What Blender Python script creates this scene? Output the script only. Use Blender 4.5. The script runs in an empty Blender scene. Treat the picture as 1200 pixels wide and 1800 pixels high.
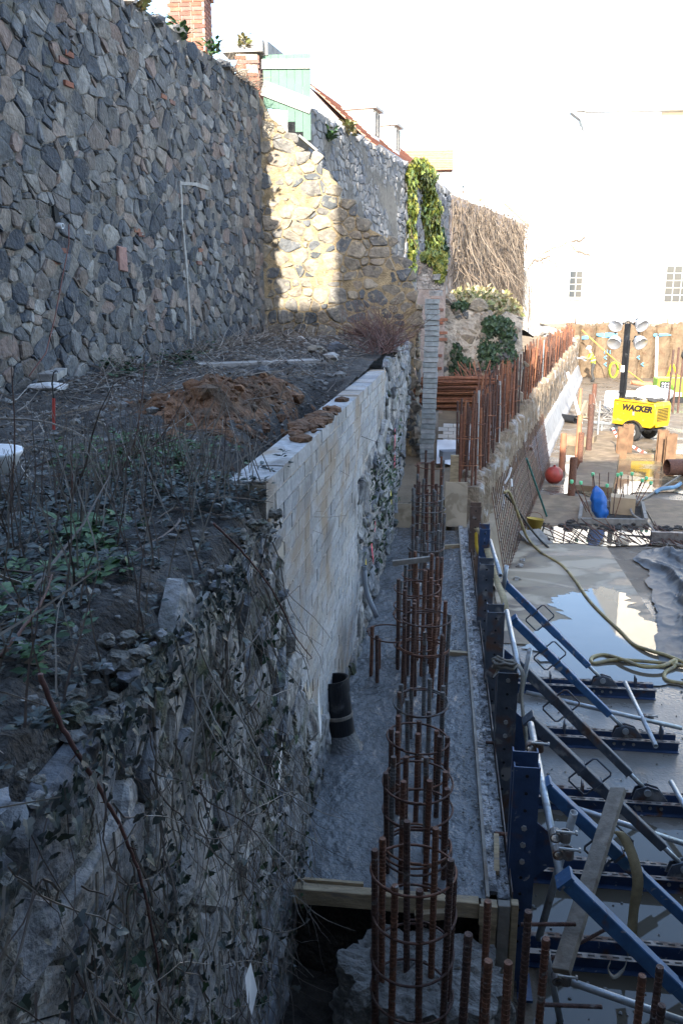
import bpy, math, random
from mathutils import Vector, Matrix, noise
R = math.radians
rnd = random.Random(11)
scene = bpy.context.scene
col = scene.collection

# ------------------------------------------------------------ camera, sky, sun, exposure
EYE = 4.65                       # eye height above the pit floor
TILT, YAW = math.atan(375 / 1453.0), math.atan(175 / math.hypot(1453, 375))
cd = bpy.data.cameras.new('camera'); cam = bpy.data.objects.new('camera', cd); col.objects.link(cam)
cam.location = (0, 0, EYE); cam.rotation_euler = (R(90) - TILT, 0, YAW)
cd.sensor_fit = 'VERTICAL'; cd.sensor_height = 22.3; cd.lens = 18.0
cd.clip_start = 0.05; cd.clip_end = 3000
scene.camera = cam
SUN = Vector((0.168, 1.0, -0.54)).normalized()          # direction the light travels
sl = bpy.data.lights.new('sun', 'SUN'); sl.energy = 3.1; sl.angle = R(0.53); sl.color = (1, 0.93, 0.82)
so = bpy.data.objects.new('sun', sl); col.objects.link(so)
so.rotation_euler = SUN.to_track_quat('-Z', 'Y').to_euler(); so.location = (-10, -40, 40)
w = bpy.data.worlds.new('World'); scene.world = w; w.use_nodes = True
wn = w.node_tree; sky = wn.nodes.new('ShaderNodeTexSky'); sky.sky_type = 'NISHITA'; sky.sun_disc = False
sky.sun_elevation = math.asin(-SUN.z); sky.sun_rotation = math.atan2(-SUN.x, -SUN.y)
sky.air_density = 1.0; sky.dust_density = 1.3; sky.ozone_density = 1.0
bg = wn.nodes['Background']; bg.inputs['Strength'].default_value = 0.15
wn.links.new(sky.outputs[0], bg.inputs['Color'])
vs = scene.view_settings; vs.view_transform = 'Standard'; vs.look = 'None'; vs.gamma = 1; vs.exposure = 2.3
scene.render.engine = 'CYCLES'
try: vs.use_curve_mapping = False
except Exception: pass

# ------------------------------------------------------------ helpers
_f = Vector((-math.sin(YAW) * math.cos(TILT), math.cos(YAW) * math.cos(TILT), -math.sin(TILT)))
_r = Vector((math.cos(YAW), math.sin(YAW), 0)); _u = _r.cross(_f); CAM = Vector((0, 0, EYE))
def at(px, py, x=None, y=None, z=None):
    """survey a photograph point onto a known plane of the site"""
    v = _f + _r * ((px - 600) / 1453) + _u * ((900 - py) / 1453)
    t = (x / v.x) if x is not None else (y / v.y) if y is not None else ((z - EYE) / v.z)
    return CAM + v * t
def lerp(a, b, t): return a + (b - a) * t
def pl(x, pts):                                           # piecewise linear
    if x <= pts[0][0]: return pts[0][1]
    for (a, b), (c, d) in zip(pts, pts[1:]):
        if x <= c: return lerp(b, d, (x - a) / (c - a))
    return pts[-1][1]
def nz(x, y=0.0, z=0.0, s=1.0): return noise.noise(Vector((x * s, y * s, z * s)))
def fb(x, y=0.0, z=0.0, s=1.0, o=4): return noise.fractal(Vector((x * s, y * s, z * s)), 0.8, 2.0, o)

class MB:
    def __init__(s): s.v = []; s.f = []
    def add(s, vs, fs):
        b = len(s.v); s.v += [Vector(p) for p in vs]; s.f += [tuple(i + b for i in f) for f in fs]; return s
    def box(s, c, d, rot=None, j=0):
        c = Vector(c); vs = []
        for z in (-.5, .5):
            for y in (-.5, .5):
                for x in (-.5, .5):
                    p = Vector((x * d[0], y * d[1], z * d[2]))
                    if j: p += Vector((rnd.uniform(-j, j), rnd.uniform(-j, j), rnd.uniform(-j, j)))
                    if rot is not None: p = rot @ p
                    vs.append(c + p)
        return s.add(vs, [(0, 2, 3, 1), (4, 5, 7, 6), (0, 1, 5, 4), (2, 6, 7, 3), (0, 4, 6, 2), (1, 3, 7, 5)])
    def bar(s, a, b, w, h, up=(0, 0, 1)):
        a = Vector(a); b = Vector(b); d = (b - a).normalized(); sd = d.cross(Vector(up)).normalized(); u = sd.cross(d)
        m = Matrix((sd, d, u)).transposed()
        return s.box((a + b) / 2, (w, (b - a).length, h), m)
    def tube(s, pts, r, n=8, cap=True, closed=False):
        pts = [Vector(p) for p in pts]; k = len(pts); rings = []
        ref = None
        for i, p in enumerate(pts):
            if closed: t = pts[(i + 1) % k] - pts[i - 1]
            else: t = pts[min(i + 1, k - 1)] - pts[max(i - 1, 0)]
            if t.length < 1e-9: t = Vector((0, 0, 1))
            t.normalize()
            if ref is None: ref = Vector((1, 0, 0)) if abs(t.x) < .8 else Vector((0, 1, 0))
            a = (ref - t * ref.dot(t))
            if a.length < 1e-5: a = t.orthogonal()
            a.normalize(); ref = a; b = t.cross(a)
            rr = r[i] if isinstance(r, (list, tuple)) else r
            rings.append([p + (a * math.cos(q) + b * math.sin(q)) * rr for q in (2 * math.pi * g / n for g in range(n))])
        vs = [q for g in rings for q in g]; fs = []
        for i in range(k if closed else k - 1):
            i2 = (i + 1) % k
            for g in range(n):
                g2 = (g + 1) % n; fs.append((i * n + g, i * n + g2, i2 * n + g2, i2 * n + g))
        if cap and not closed: fs += [tuple(range(n - 1, -1, -1)), tuple((k - 1) * n + g for g in range(n))]
        return s.add(vs, fs)
    def hollow(s, a, b, r, t, n=16):                      # open pipe with wall
        a = Vector(a); b = Vector(b); d = (b - a).normalized(); p = d.orthogonal().normalized(); q = d.cross(p); vs = []
        for c, rr in ((a, r), (b, r), (b, r - t), (a, r - t)):
            vs += [c + (p * math.cos(g) + q * math.sin(g)) * rr for g in (2 * math.pi * i / n for i in range(n))]
        fs = []
        for k in range(4):
            k2 = (k + 1) % 4
            for g in range(n):
                g2 = (g + 1) % n; fs.append((k * n + g, k * n + g2, k2 * n + g2, k2 * n + g))
        return s.add(vs, fs)
    def prism(s, poly, a, b, c, o, d0, d1):               # poly (u,v) in plane o + u*a + v*b, extruded along c from d0 to d1
        o = Vector(o); a = Vector(a); b = Vector(b); c = Vector(c); n = len(poly)
        vs = [o + a * u + b * v + c * d0 for u, v in poly] + [o + a * u + b * v + c * d1 for u, v in poly]
        fs = [tuple(range(n - 1, -1, -1)), tuple(range(n, 2 * n))] + [(i, (i + 1) % n, n + (i + 1) % n, n + i) for i in range(n)]
        return s.add(vs, fs)
    def grid(s, fn, nu, nv):
        vs = [fn(i / nu, j / nv) for j in range(nv + 1) for i in range(nu + 1)]
        fs = [(j * (nu + 1) + i, j * (nu + 1) + i + 1, (j + 1) * (nu + 1) + i + 1, (j + 1) * (nu + 1) + i) for j in range(nv) for i in range(nu)]
        return s.add(vs, fs)
    def lathe(s, prof, c, axis=(0, 0, 1), n=16):          # prof: (r, h)
        c = Vector(c); d = Vector(axis).normalized(); p = d.orthogonal().normalized(); q = d.cross(p); vs = []
        for r_, h in prof: vs += [c + d * h + (p * math.cos(g) + q * math.sin(g)) * r_ for g in (2 * math.pi * i / n for i in range(n))]
        fs = []
        for k in range(len(prof) - 1):
            for g in range(n):
                g2 = (g + 1) % n; fs.append((k * n + g, k * n + g2, (k + 1) * n + g2, (k + 1) * n + g))
        return s.add(vs, fs)
    def blob(s, c, r, seed=0, rough=.25, n=2, sc=1.6):    # rough rock from an icosphere
        import bmesh
        bm = bmesh.new(); bmesh.ops.create_icosphere(bm, subdivisions=n, radius=1)
        vs = []
        for v in bm.verts:
            k = 1 + rough * (noise.noise(v.co * sc + Vector((seed * 7.3, seed, 0))) * 1.3 + .35 * noise.cell(v.co * 2.3 + Vector((seed, 0, 3))) + .5 * noise.noise(v.co * sc * 3.1 + Vector((seed, 5, 0))))
            vs.append(Vector(c) + Vector((v.co.x * r[0], v.co.y * r[1], v.co.z * r[2])) * k)
        bm.verts.index_update(); fs = [tuple(x.index for x in f.verts) for f in bm.faces]; bm.free()
        return s.add(vs, fs)
    def mesh(s, name, mat, smooth=False, off=None):
        me = bpy.data.meshes.new(name)
        if off is not None: me.from_pydata([v - off for v in s.v], [], s.f)
        else: me.from_pydata(s.v, [], s.f)
        if mat is not None: me.materials.append(mat)
        if smooth: me.polygons.foreach_set('use_smooth', [True] * len(me.polygons))
        me.update(); return me
    def build(s, name, mat, parent=None, smooth=False, local=False, kind=None, bevel=0):
        off = parent_world(parent) if (parent is not None and not local) else None
        o = bpy.data.objects.new(name, s.mesh(name, mat, smooth, off)); col.objects.link(o); o.parent = parent
        if kind: o['kind'] = kind
        if bevel:
            m = o.modifiers.new('bevel', 'BEVEL'); m.width = bevel; m.segments = 1; m.limit_method = 'ANGLE'
        return o
def parent_world(p):
    v = Vector((0, 0, 0))
    while p is not None: v = v + p.location; p = p.parent
    return v
def thing(name, label, cat, loc=(0, 0, 0), group=None, rz=0):
    o = bpy.data.objects.new(name, None); col.objects.link(o); o.location = loc; o.rotation_euler = (0, 0, rz); o.empty_display_size = .1
    return tag(o, label, cat, group)
def tag(o, label, cat, group=None):
    o['label'] = label; o['category'] = cat
    if group: o['group'] = group
    return o
def struct(o): o['kind'] = 'structure'; return o
def inst(name, me, parent=None, loc=(0, 0, 0), rot=(0, 0, 0), sc=(1, 1, 1), world=False):
    o = bpy.data.objects.new(name, me); col.objects.link(o); o.parent = parent
    o.location = (Vector(loc) - parent_world(parent)) if (world and parent is not None) else loc
    o.rotation_euler = rot; o.scale = sc; return o
ORD = ['first', 'second', 'third', 'fourth', 'fifth', 'sixth', 'seventh', 'eighth', 'ninth', 'tenth', 'eleventh', 'twelfth', 'thirteenth', 'fourteenth', 'fifteenth', 'sixteenth', 'seventeenth', 'eighteenth', 'nineteenth', 'twentieth'] + ['twenty-' + a for a in ('first', 'second', 'third', 'fourth', 'fifth', 'sixth', 'seventh', 'eighth', 'ninth')] + ['thirtieth'] + ['thirty-' + a for a in ('first', 'second', 'third', 'fourth', 'fifth', 'sixth', 'seventh', 'eighth', 'ninth')] + ['fortieth'] + ['forty-' + a for a in ('first', 'second', 'third', 'fourth', 'fifth', 'sixth', 'seventh', 'eighth', 'ninth')]

# ------------------------------------------------------------ materials
def M(name, tints, nse=(6, .7, 1.25), rough=.85, bump=(.4, 25), metal=0, over=(), rvar=0, spec=.5, coat=0, trans=0, bdist=.02, stretch=None):
    m = bpy.data.materials.new(name); m.use_nodes = True; t = m.node_tree; N = t.nodes; L = t.links
    b = N['Principled BSDF']; g = N.new('ShaderNodeNewGeometry')
    pos = g.outputs['Position']
    if stretch:
        mp = N.new('ShaderNodeMapping'); mp.inputs['Scale'].default_value = stretch; L.new(pos, mp.inputs['Vector']); pos = mp.outputs[0]
    def noi(sc, det=6, dist=0.0):
        n = N.new('ShaderNodeTexNoise'); n.inputs['Scale'].default_value = sc; n.inputs['Detail'].default_value = det
        n.inputs['Distortion'].default_value = dist; L.new(pos, n.inputs['Vector']); return n.outputs['Fac']
    def rng(src, a, c, lo, hi):
        r = N.new('ShaderNodeMapRange'); r.inputs[1].default_value = a; r.inputs[2].default_value = c
        r.inputs[3].default_value = lo; r.inputs[4].default_value = hi; L.new(src, r.inputs[0]); return r.outputs[0]
    if isinstance(tints, list):
        oi = N.new('ShaderNodeObjectInfo'); ad = N.new('ShaderNodeMath'); ad.operation = 'ADD'
        L.new(oi.outputs['Random'], ad.inputs[0]); L.new(g.outputs['Random Per Island'], ad.inputs[1])
        fr = N.new('ShaderNodeMath'); fr.operation = 'FRACT'; L.new(ad.outputs[0], fr.inputs[0])
        cr = N.new('ShaderNodeValToRGB'); e = cr.color_ramp.elements; k = len(tints)
        e[0].position = 0; e[0].color = (*tints[0], 1); e[1].position = 1 - 1 / k; e[1].color = (*tints[-1], 1)
        for i in range(1, k - 1): q = e.new(i / k); q.color = (*tints[i], 1)
        cr.color_ramp.interpolation = 'CONSTANT'
        L.new(fr.outputs[0], cr.inputs[0]); c = cr.outputs[0]
    else:
        rg = N.new('ShaderNodeRGB'); rg.outputs[0].default_value = (*tints, 1); c = rg.outputs[0]
    f = rng(noi(nse[0], 8, .3), .3, .7, nse[1], nse[2])
    sc = N.new('ShaderNodeVectorMath'); sc.operation = 'SCALE'; L.new(c, sc.inputs[0]); L.new(f, sc.inputs['Scale']); c = sc.outputs[0]
    ro = None
    for (oc, osc, a, bb, *rest) in over:
        mk = rng(noi(osc, 7, .6), a, bb, 0, 1)
        mx = N.new('ShaderNodeMix'); mx.data_type = 'RGBA'; L.new(mk, mx.inputs['Factor']); L.new(c, mx.inputs['A']); mx.inputs['B'].default_value = (*oc, 1)
        c = mx.outputs['Result']
        if rest:
            rm = N.new('ShaderNodeMix'); rm.data_type = 'FLOAT'; L.new(mk, rm.inputs['Factor'])
            if ro is not None: L.new(ro, rm.inputs['A'])
            else: rm.inputs['A'].default_value = rough
            rm.inputs['B'].default_value = rest[0]; ro = rm.outputs['Result']
    L.new(c, b.inputs['Base Color'])
    if ro is None and rvar: ro = rng(noi(nse[0] * 1.7), .3, .7, max(.02, rough - rvar), min(1, rough + rvar))
    if ro is not None: L.new(ro, b.inputs['Roughness'])
    else: b.inputs['Roughness'].default_value = rough
    b.inputs['Metallic'].default_value = metal; b.inputs['Specular IOR Level'].default_value = spec; b.inputs['Coat Weight'].default_value = coat
    if trans: b.inputs['Transmission Weight'].default_value = trans
    if bump:
        bn = N.new('ShaderNodeBump'); bn.inputs['Strength'].default_value = bump[0]; bn.inputs['Distance'].default_value = bdist
        L.new(noi(bump[1], 8), bn.inputs['Height']); L.new(bn.outputs[0], b.inputs['Normal'])
    return m
STONES = [(.06, .068, .08), (.13, .135, .14), (.21, .195, .175), (.045, .053, .066), (.16, .13, .11), (.095, .103, .115), (.26, .25, .235), (.07, .08, .095), (.14, .125, .115), (.21, .155, .13), (.10, .105, .11), (.05, .058, .07), (.17, .17, .168), (.08, .085, .095), (.24, .21, .18), (.11, .115, .12), (.25, .20, .165), (.29, .275, .25)]
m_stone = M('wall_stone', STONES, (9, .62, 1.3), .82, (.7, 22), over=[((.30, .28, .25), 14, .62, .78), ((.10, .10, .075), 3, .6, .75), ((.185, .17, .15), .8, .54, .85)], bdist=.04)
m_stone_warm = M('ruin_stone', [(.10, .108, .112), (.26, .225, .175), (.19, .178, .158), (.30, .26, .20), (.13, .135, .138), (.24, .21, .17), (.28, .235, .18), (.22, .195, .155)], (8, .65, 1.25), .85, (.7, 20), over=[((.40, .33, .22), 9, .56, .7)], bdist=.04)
m_stone_mid = M('boundary_stone', [(.16, .165, .18), (.24, .235, .23), (.12, .13, .145), (.21, .20, .19), (.28, .27, .26)], (9, .7, 1.2), .85, (.6, 22))
m_stone_near = M('retaining_stone', [(.22, .226, .235), (.31, .305, .295), (.16, .168, .18), (.34, .325, .30), (.25, .25, .25)], (7, .45, 1.4), .85, (.9, 16), over=[((.24, .23, .215), 6, .58, .72), ((.05, .062, .03), 3.2, .56, .7)], bdist=.05)
m_mortar = M('old_mortar', (.165, .153, .135), (11, .55, 1.35), .95, (.8, 40), over=[((.21, .195, .17), 1.1, .52, .7)])
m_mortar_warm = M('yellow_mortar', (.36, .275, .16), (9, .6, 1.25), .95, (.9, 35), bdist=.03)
m_mortar_near = M('earthy_mortar', (.20, .19, .165), (8, .5, 1.4), .95, (1, 30), over=[((.06, .075, .035), 4, .55, .7)], bdist=.05)
m_render = M('flaking_render', (.42, .39, .36), (7, .55, 1.2), .9, (1, 22), over=[((.13, .125, .12), 5, .5, .62), ((.30, .22, .17), 8, .6, .72)], bdist=.05)
m_brick = M('red_brick', [(.26, .10, .062), (.21, .09, .065), (.30, .135, .085), (.23, .125, .098)], (14, .75, 1.2), .88, (.5, 40))
m_block = M('concrete_block', [(.41, .415, .42), (.47, .47, .47), (.36, .37, .38), (.44, .43, .41)], (26, .72, 1.2), .9, (.8, 90), over=[((.36, .285, .21), 1.7, .48, .64), ((.54, .53, .52), 3.5, .6, .7), ((.22, .21, .195), 1.2, .55, .7)])
m_blockmortar = M('block_mortar', (.50, .44, .36), (8, .75, 1.15), .92, (.5, 60))
m_soil = M('dark_soil', (.055, .049, .042), (5, .55, 1.5), .95, (1, 30), over=[((.14, .135, .13), 26, .58, .7), ((.045, .04, .033), 2.2, .5, .65)], bdist=.05)
m_terr = M('terrace_earth', (.075, .07, .064), (6, .5, 1.5), .95, (1, 34), over=[((.16, .155, .15), 30, .6, .72), ((.04, .035, .03), 1.8, .48, .62), ((.12, .075, .045), .9, .6, .72)], bdist=.05)
m_heap = M('red_earth', (.175, .092, .05), (5, .5, 1.4), .95, (1, 22), over=[((.11, .075, .05), 3, .5, .65)], bdist=.05)
m_hole = M('hole_earth', (.05, .042, .034), (7, .5, 1.5), .95, (1, 26), bdist=.05)
m_sand = M('sandy_ground', (.25, .19, .125), (2, .7, 1.2), .95, (.6, 20))
m_wetconc = M('wet_concrete', (.145, .152, .157), (14, .8, 1.18), .2, (.6, 45), over=[((.095, .10, .104), 1.5, .48, .6, .12), ((.185, .19, .192), 3, .55, .7), ((.12, .125, .128), 9, .56, .64, .1)], bdist=.02)
m_conc = M('concrete', (.36, .345, .32), (9, .7, 1.2), .9, (.6, 45))
m_rubble = M('broken_concrete', (.23, .225, .21), (10, .6, 1.3), .93, (1, 20), bdist=.05)
m_pile = M('pile_concrete', (.27, .205, .14), (4, .6, 1.25), .93, (.9, 18), over=[((.42, .40, .38), 3, .55, .68), ((.22, .14, .085), 5, .56, .7)], bdist=.05)
m_white = M('white_render', (.72, .71, .69), (3, .85, 1.08), .9, (.3, 30))
m_cream = M('cream_render', (.78, .74, .66), (2, .9, 1.06), .9, (.2, 30))
m_rust = M('rusty_rebar', [(.135, .06, .038), (.10, .05, .036), (.165, .075, .045), (.085, .048, .038)], (30, .6, 1.35), .8, (.4, 120), over=[((.20, .19, .18), 12, .62, .74)])
m_rustbright = M('orange_rebar', [(.26, .10, .05), (.20, .08, .045), (.30, .125, .06)], (20, .65, 1.3), .85, (.3, 90))
m_rustgrey = M('cement_splashed_rebar', (.15, .145, .14), (18, .6, 1.2), .8, (.5, 100), over=[((.11, .06, .042), 7, .5, .62)])
m_timber = M('formwork_timber', [(.36, .275, .165), (.40, .31, .195), (.32, .25, .16)], (9, .7, 1.2), .8, (.3, 30), over=[((.22, .20, .18), 4, .58, .72)], stretch=(1, 4, 4))
m_timbgrey = M('weathered_timber', [(.25, .23, .20), (.28, .26, .23)], (8, .65, 1.2), .85, (.4, 30), over=[((.16, .13, .10), 6, .6, .72)])
m_ply = M('plywood', (.52, .43, .31), (3, .75, 1.15), .75, (.15, 20), over=[((.36, .29, .20), 3.5, .55, .62)])
m_blue = M('blue_painted_steel', (.03, .062, .14), (9, .75, 1.2), .5, (.15, 40), over=[((.30, .31, .32), 13, .66, .72, .75), ((.105, .06, .04), 5, .6, .7, .85)], rvar=0)
m_bluelight = M('blue_prop_paint', (.038, .115, .25), (9, .7, 1.25), .45, (.15, 40), over=[((.30, .31, .32), 15, .63, .70, .75), ((.11, .065, .045), 6, .6, .7, .85)])
m_bluerust = M('rusted_blue_steel', (.075, .09, .115), (9, .65, 1.2), .6, (.2, 40), over=[((.12, .068, .046), 4, .54, .66, .85), ((.25, .25, .245), 7, .56, .66, .8)])
m_railtop = M('worn_steel', (.19, .17, .155), (10, .6, 1.3), .55, (.3, 40), metal=.3, over=[((.12, .07, .05), 6, .5, .64, .85)])
m_galv = M('galvanised_tube', (.42, .45, .47), (14, .75, 1.15), .42, (.15, 50), metal=.55, over=[((.30, .285, .27), 8, .58, .7, .75)])
m_bolt = M('zinc_bolt', (.40, .40, .385), (30, .8, 1.1), .5, None, metal=.5)
m_strap = M('webbing_strap', (.36, .29, .165), (16, .75, 1.15), .85, (.4, 160))
m_strapdark = M('dirty_webbing', (.155, .14, .115), (12, .7, 1.25), .9, (.4, 120))
m_black = M('black_plastic', (.013, .014, .017), (12, .8, 1.2), .38, (.1, 40), over=[((.10, .10, .10), 6, .64, .76, .8)])
m_grey = M('grey_conduit', (.21, .235, .265), (8, .85, 1.1), .45, None)
m_rubber = M('tyre_rubber', (.022, .022, .022), (20, .8, 1.2), .85, (.3, 60))
m_dark = M('dark_void', (.012, .012, .012), (5, .9, 1.1), .9, None)  # black parts; also stands in for shade inside holes, slots and vent
m_slab = M('pit_slab', (.165, .125, .085), (2.2, .6, 1.3), .75, (.5, 25), over=[((.10, .082, .06), 1.0, .48, .6, .22), ((.22, .19, .15), 5, .58, .7, .7)])
m_mudwater = M('muddy_water', (.085, .074, .056), (1.2, .85, 1.12), .035, (.02, 3))
m_water = M('clear_puddle', (.12, .10, .075), (1.5, .8, 1.1), .02, (.012, 4), spec=.8)
m_wetply = M('wet_plywood', (.30, .25, .18), (.8, .75, 1.15), .7, (.15, 20), spec=.3, over=[((.10, .074, .05), .75, .46, .56, .35), ((.44, .37, .275), 1.1, .51, .59, .8)], stretch=(1, 1.7, 1))
m_mudply = M('muddy_board', (.25, .19, .125), (3, .6, 1.25), .85, (.5, 25), over=[((.15, .105, .066), 1.6, .48, .62, .6)], spec=.25)
m_tarp = M('grey_tarpaulin', (.085, .088, .09), (3, .7, 1.2), .5, (.2, 9), over=[((.22, .20, .17), 3, .52, .68, .75)])
m_bluebag = M('blue_plastic_bag', (.02, .14, .48), (6, .7, 1.2), .4, (.5, 12), over=[((.16, .14, .11), 5, .58, .7, .8)])
m_hose = M('yellow_hose', (.33, .26, .115), (7, .75, 1.15), .6, None, over=[((.17, .14, .10), 5, .5, .65)])
m_cable = M('dark_cable', (.03, .03, .03), (9, .8, 1.2), .6, None)
m_yellow = M('yellow_canopy_paint', (.56, .36, .010), (4, .92, 1.05), .38, None, over=[((.40, .28, .10), 4, .60, .74, .7), ((.25, .19, .11), 9, .64, .74, .8)])
m_green = M('lime_canopy_paint', (.22, .40, .03), (4, .9, 1.06), .4, None)
m_dgreen = M('door_green_paint', (.10, .19, .135), (6, .9, 1.08), .7, (.2, 30))
m_whitewood = M('white_painted_wood', (.42, .41, .375), (8, .85, 1.08), .75, (.2, 30))
m_tile = M('orange_roof_tile', [(.42, .20, .135), (.38, .18, .125), (.45, .22, .15)], (6, .85, 1.15), .85, (.4, 30))
m_glass = M('window_glass', (.04, .05, .06), (2, .9, 1.1), .08, None)
m_terracotta = M('clay_pipe', (.42, .17, .09), (6, .8, 1.15), .7, (.2, 30))
m_redball = M('red_plastic', (.36, .05, .035), (8, .7, 1.2), .5, (.2, 30), over=[((.24, .15, .10), 6, .56, .68, .8)])
m_text = M('black_print', (.015, .015, .015), (5, .95, 1.05), .5, None)
m_bluepaint = M('blue_spray_paint', (.10, .42, .72), (6, .8, 1.1), .8, None)
m_hivis = M('hi_vis_yellow', (.48, .62, .03), (6, .9, 1.1), .7, (.2, 30))
m_trouser = M('grey_trousers', (.055, .053, .05), (8, .8, 1.2), .9, (.3, 30))
m_skin = M('skin', (.55, .33, .24), (8, .9, 1.1), .6, None)
m_helmet = M('white_helmet', (.80, .80, .78), (5, .95, 1.05), .35, None)
m_lampmetal = M('lamp_aluminium', (.60, .62, .65), (5, .9, 1.08), .3, None, metal=.7)
m_rim = M('wheel_rim', (.42, .42, .42), (6, .85, 1.1), .45, None, metal=.4)
m_redtape = M('red_tape', (.75, .05, .03), (5, .9, 1.1), .5, None)
m_paper = M('white_sheeting', (.75, .76, .77), (3, .85, 1.08), .6, (.2, 12))
m_cardboard = M('tan_board', (.46, .34, .21), (4, .85, 1.1), .85, None)
m_capgreen = M('green_rod_cap', (.16, .62, .30), (4, .9, 1.1), .5, None)
def leafm(name, tints, rough=.55):
    m = M(name, tints, (30, .75, 1.25), rough, None); b = m.node_tree.nodes['Principled BSDF']
    b.inputs['Subsurface Weight'].default_value = 0; return m
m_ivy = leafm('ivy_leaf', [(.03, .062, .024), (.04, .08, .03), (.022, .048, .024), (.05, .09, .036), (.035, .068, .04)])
m_ivylight = leafm('sunlit_ivy_leaf', [(.20, .22, .035), (.16, .20, .04), (.25, .24, .05), (.12, .16, .03), (.07, .11, .03)])  # yellow of sunlit ivy put into the leaf colour itself
m_weed = leafm('weed_leaf', [(.04, .095, .025), (.055, .12, .032), (.035, .08, .032), (.07, .135, .045)])
m_dull = leafm('dull_leaf', [(.05, .065, .06), (.035, .05, .045), (.075, .085, .08), (.028, .036, .034), (.085, .10, .088), (.03, .045, .03)])
m_stem = M('dry_stem', [(.24, .21, .175), (.18, .15, .125), (.33, .30, .26), (.13, .10, .085)], (20, .7, 1.2), .85, None)
m_bramble = M('bramble_cane', [(.12, .055, .045), (.10, .06, .05), (.15, .08, .06)], (15, .75, 1.2), .7, None)
m_vine = M('dead_vine', [(.16, .12, .085), (.21, .16, .115), (.125, .095, .07), (.25, .20, .15)], (12, .7, 1.2), .9, None)
m_grass = leafm('dry_grass', [(.30, .26, .13), (.22, .24, .09), (.34, .28, .16)])

# ------------------------------------------------------------ rubble masonry: weighted Voronoi stones
def clip(poly, nx, ny, d):                                # keep nx*x + ny*y <= d
    out = []
    for i in range(len(poly)):
        a = poly[i]; b = poly[(i + 1) % len(poly)]
        da = nx * a[0] + ny * a[1] - d; db = nx * b[0] + ny * b[1] - d
        if da <= 0: out.append(a)
        if (da < 0) != (db < 0) and abs(da - db) > 1e-12:
            t = da / (da - db); out.append((a[0] + (b[0] - a[0]) * t, a[1] + (b[1] - a[1]) * t))
    return out
def cells(u0, u1, v0, v1, su, sv, inside, rg, var=.5, mix=0):
    """irregular stone outlines filling the region; su, sv are mean stone width and height"""
    seeds = []; nv = int((v1 - v0) / sv) + 3; nu = int((u1 - u0) / su) + 3; H = {}
    for j in range(-1, nv):
        off = rg.uniform(-.5, .5)
        for i in range(-1, nu):
            u = u0 + (i + .5 + off + rg.uniform(-.42, .42)) * su; v = v0 + (j + .5 + rg.uniform(-.40, .40)) * sv
            wgt = (rg.random() ** 2) * var
            if mix and rg.random() < mix * .6: continue
            H.setdefault((i, j), []).append(len(seeds)); seeds.append((u / su, v / sv, wgt, i, j))
            if mix and rg.random() < mix: H[(i, j)].append(len(seeds)); seeds.append((u / su + rg.uniform(-.45, .45), v / sv + rg.uniform(-.45, .45), 0, i, j))
    out = []
    for k, (x, y, wg, i, j) in enumerate(seeds):
        if not inside(x * su, y * sv): continue
        p = [(x - 1.6, y - 1.6), (x + 1.6, y - 1.6), (x + 1.6, y + 1.6), (x - 1.6, y + 1.6)]
        for jj in range(j - 2, j + 3):
            for ii in range(i - 3, i + 4):
                for q in H.get((ii, jj), ()):
                    if q == k: continue
                    X, Y, W = seeds[q][:3]; nx, ny = X - x, Y - y
                    p = clip(p, 2 * nx, 2 * ny, X * X + Y * Y - x * x - y * y - W + wg)
                    if len(p) < 3: break
                if len(p) < 3: break
            if len(p) < 3: break
        if len(p) >= 3: out.append([(a * su, b * sv) for a, b in p])
    return out
def stone(mb, poly, place, h, gap, rg, rough=.5):
    n = len(poly); cu = sum(p[0] for p in poly) / n; cv = sum(p[1] for p in poly) / n
    q = []
    for i in range(n):                                   # knock the corners off
        a = poly[i - 1]; b = poly[i]; c = poly[(i + 1) % n]
        la = math.hypot(a[0] - b[0], a[1] - b[1]); lc = math.hypot(c[0] - b[0], c[1] - b[1])
        if min(la, lc) < .02: q.append(b); continue
        k = rg.uniform(.08, .3)
        q.append((lerp(b[0], a[0], k), lerp(b[1], a[1], k))); q.append((lerp(b[0], c[0], k), lerp(b[1], c[1], k)))
    n = len(q); r = sum(math.hypot(p[0] - cu, p[1] - cv) for p in q) / n
    if r < gap * 1.3: return False
    s = 1 - gap / r; tx, ty = rg.uniform(-1, 1) * rough * h / r, rg.uniform(-1, 1) * rough * h / r
    hh = h * rg.uniform(.55, 1.25); vs = []; ins = rg.uniform(.78, .9)
    ring = [[], [], []]
    for (u, v) in q:
        du, dv = u - cu, v - cv; j = rg.uniform(.94, 1.04)
        ring[0].append(place(cu + du * s * 1.02, cv + dv * s * 1.02, -.03))
        ring[1].append(place(cu + du * s * j, cv + dv * s * j, max(.004, hh * .62 + .5 * (tx * du + ty * dv))))
        k = ins * rg.uniform(.88, 1.1)
        ring[2].append(place(cu + du * s * k, cv + dv * s * k, max(.008, hh + tx * du * k + ty * dv * k + rg.uniform(-.14, .14) * h)))
    vs = ring[0] + ring[1] + ring[2] + [place(cu, cv, hh * rg.uniform(.95, 1.12))]
    fs = []
    for k in range(2):
        for i in range(n): i2 = (i + 1) % n; fs.append((k * n + i, k * n + i2, (k + 1) * n + i2, (k + 1) * n + i))
    fs += [(2 * n + i, 2 * n + (i + 1) % n, 3 * n) for i in range(n)]
    mb.add(vs, fs); return True
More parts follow.
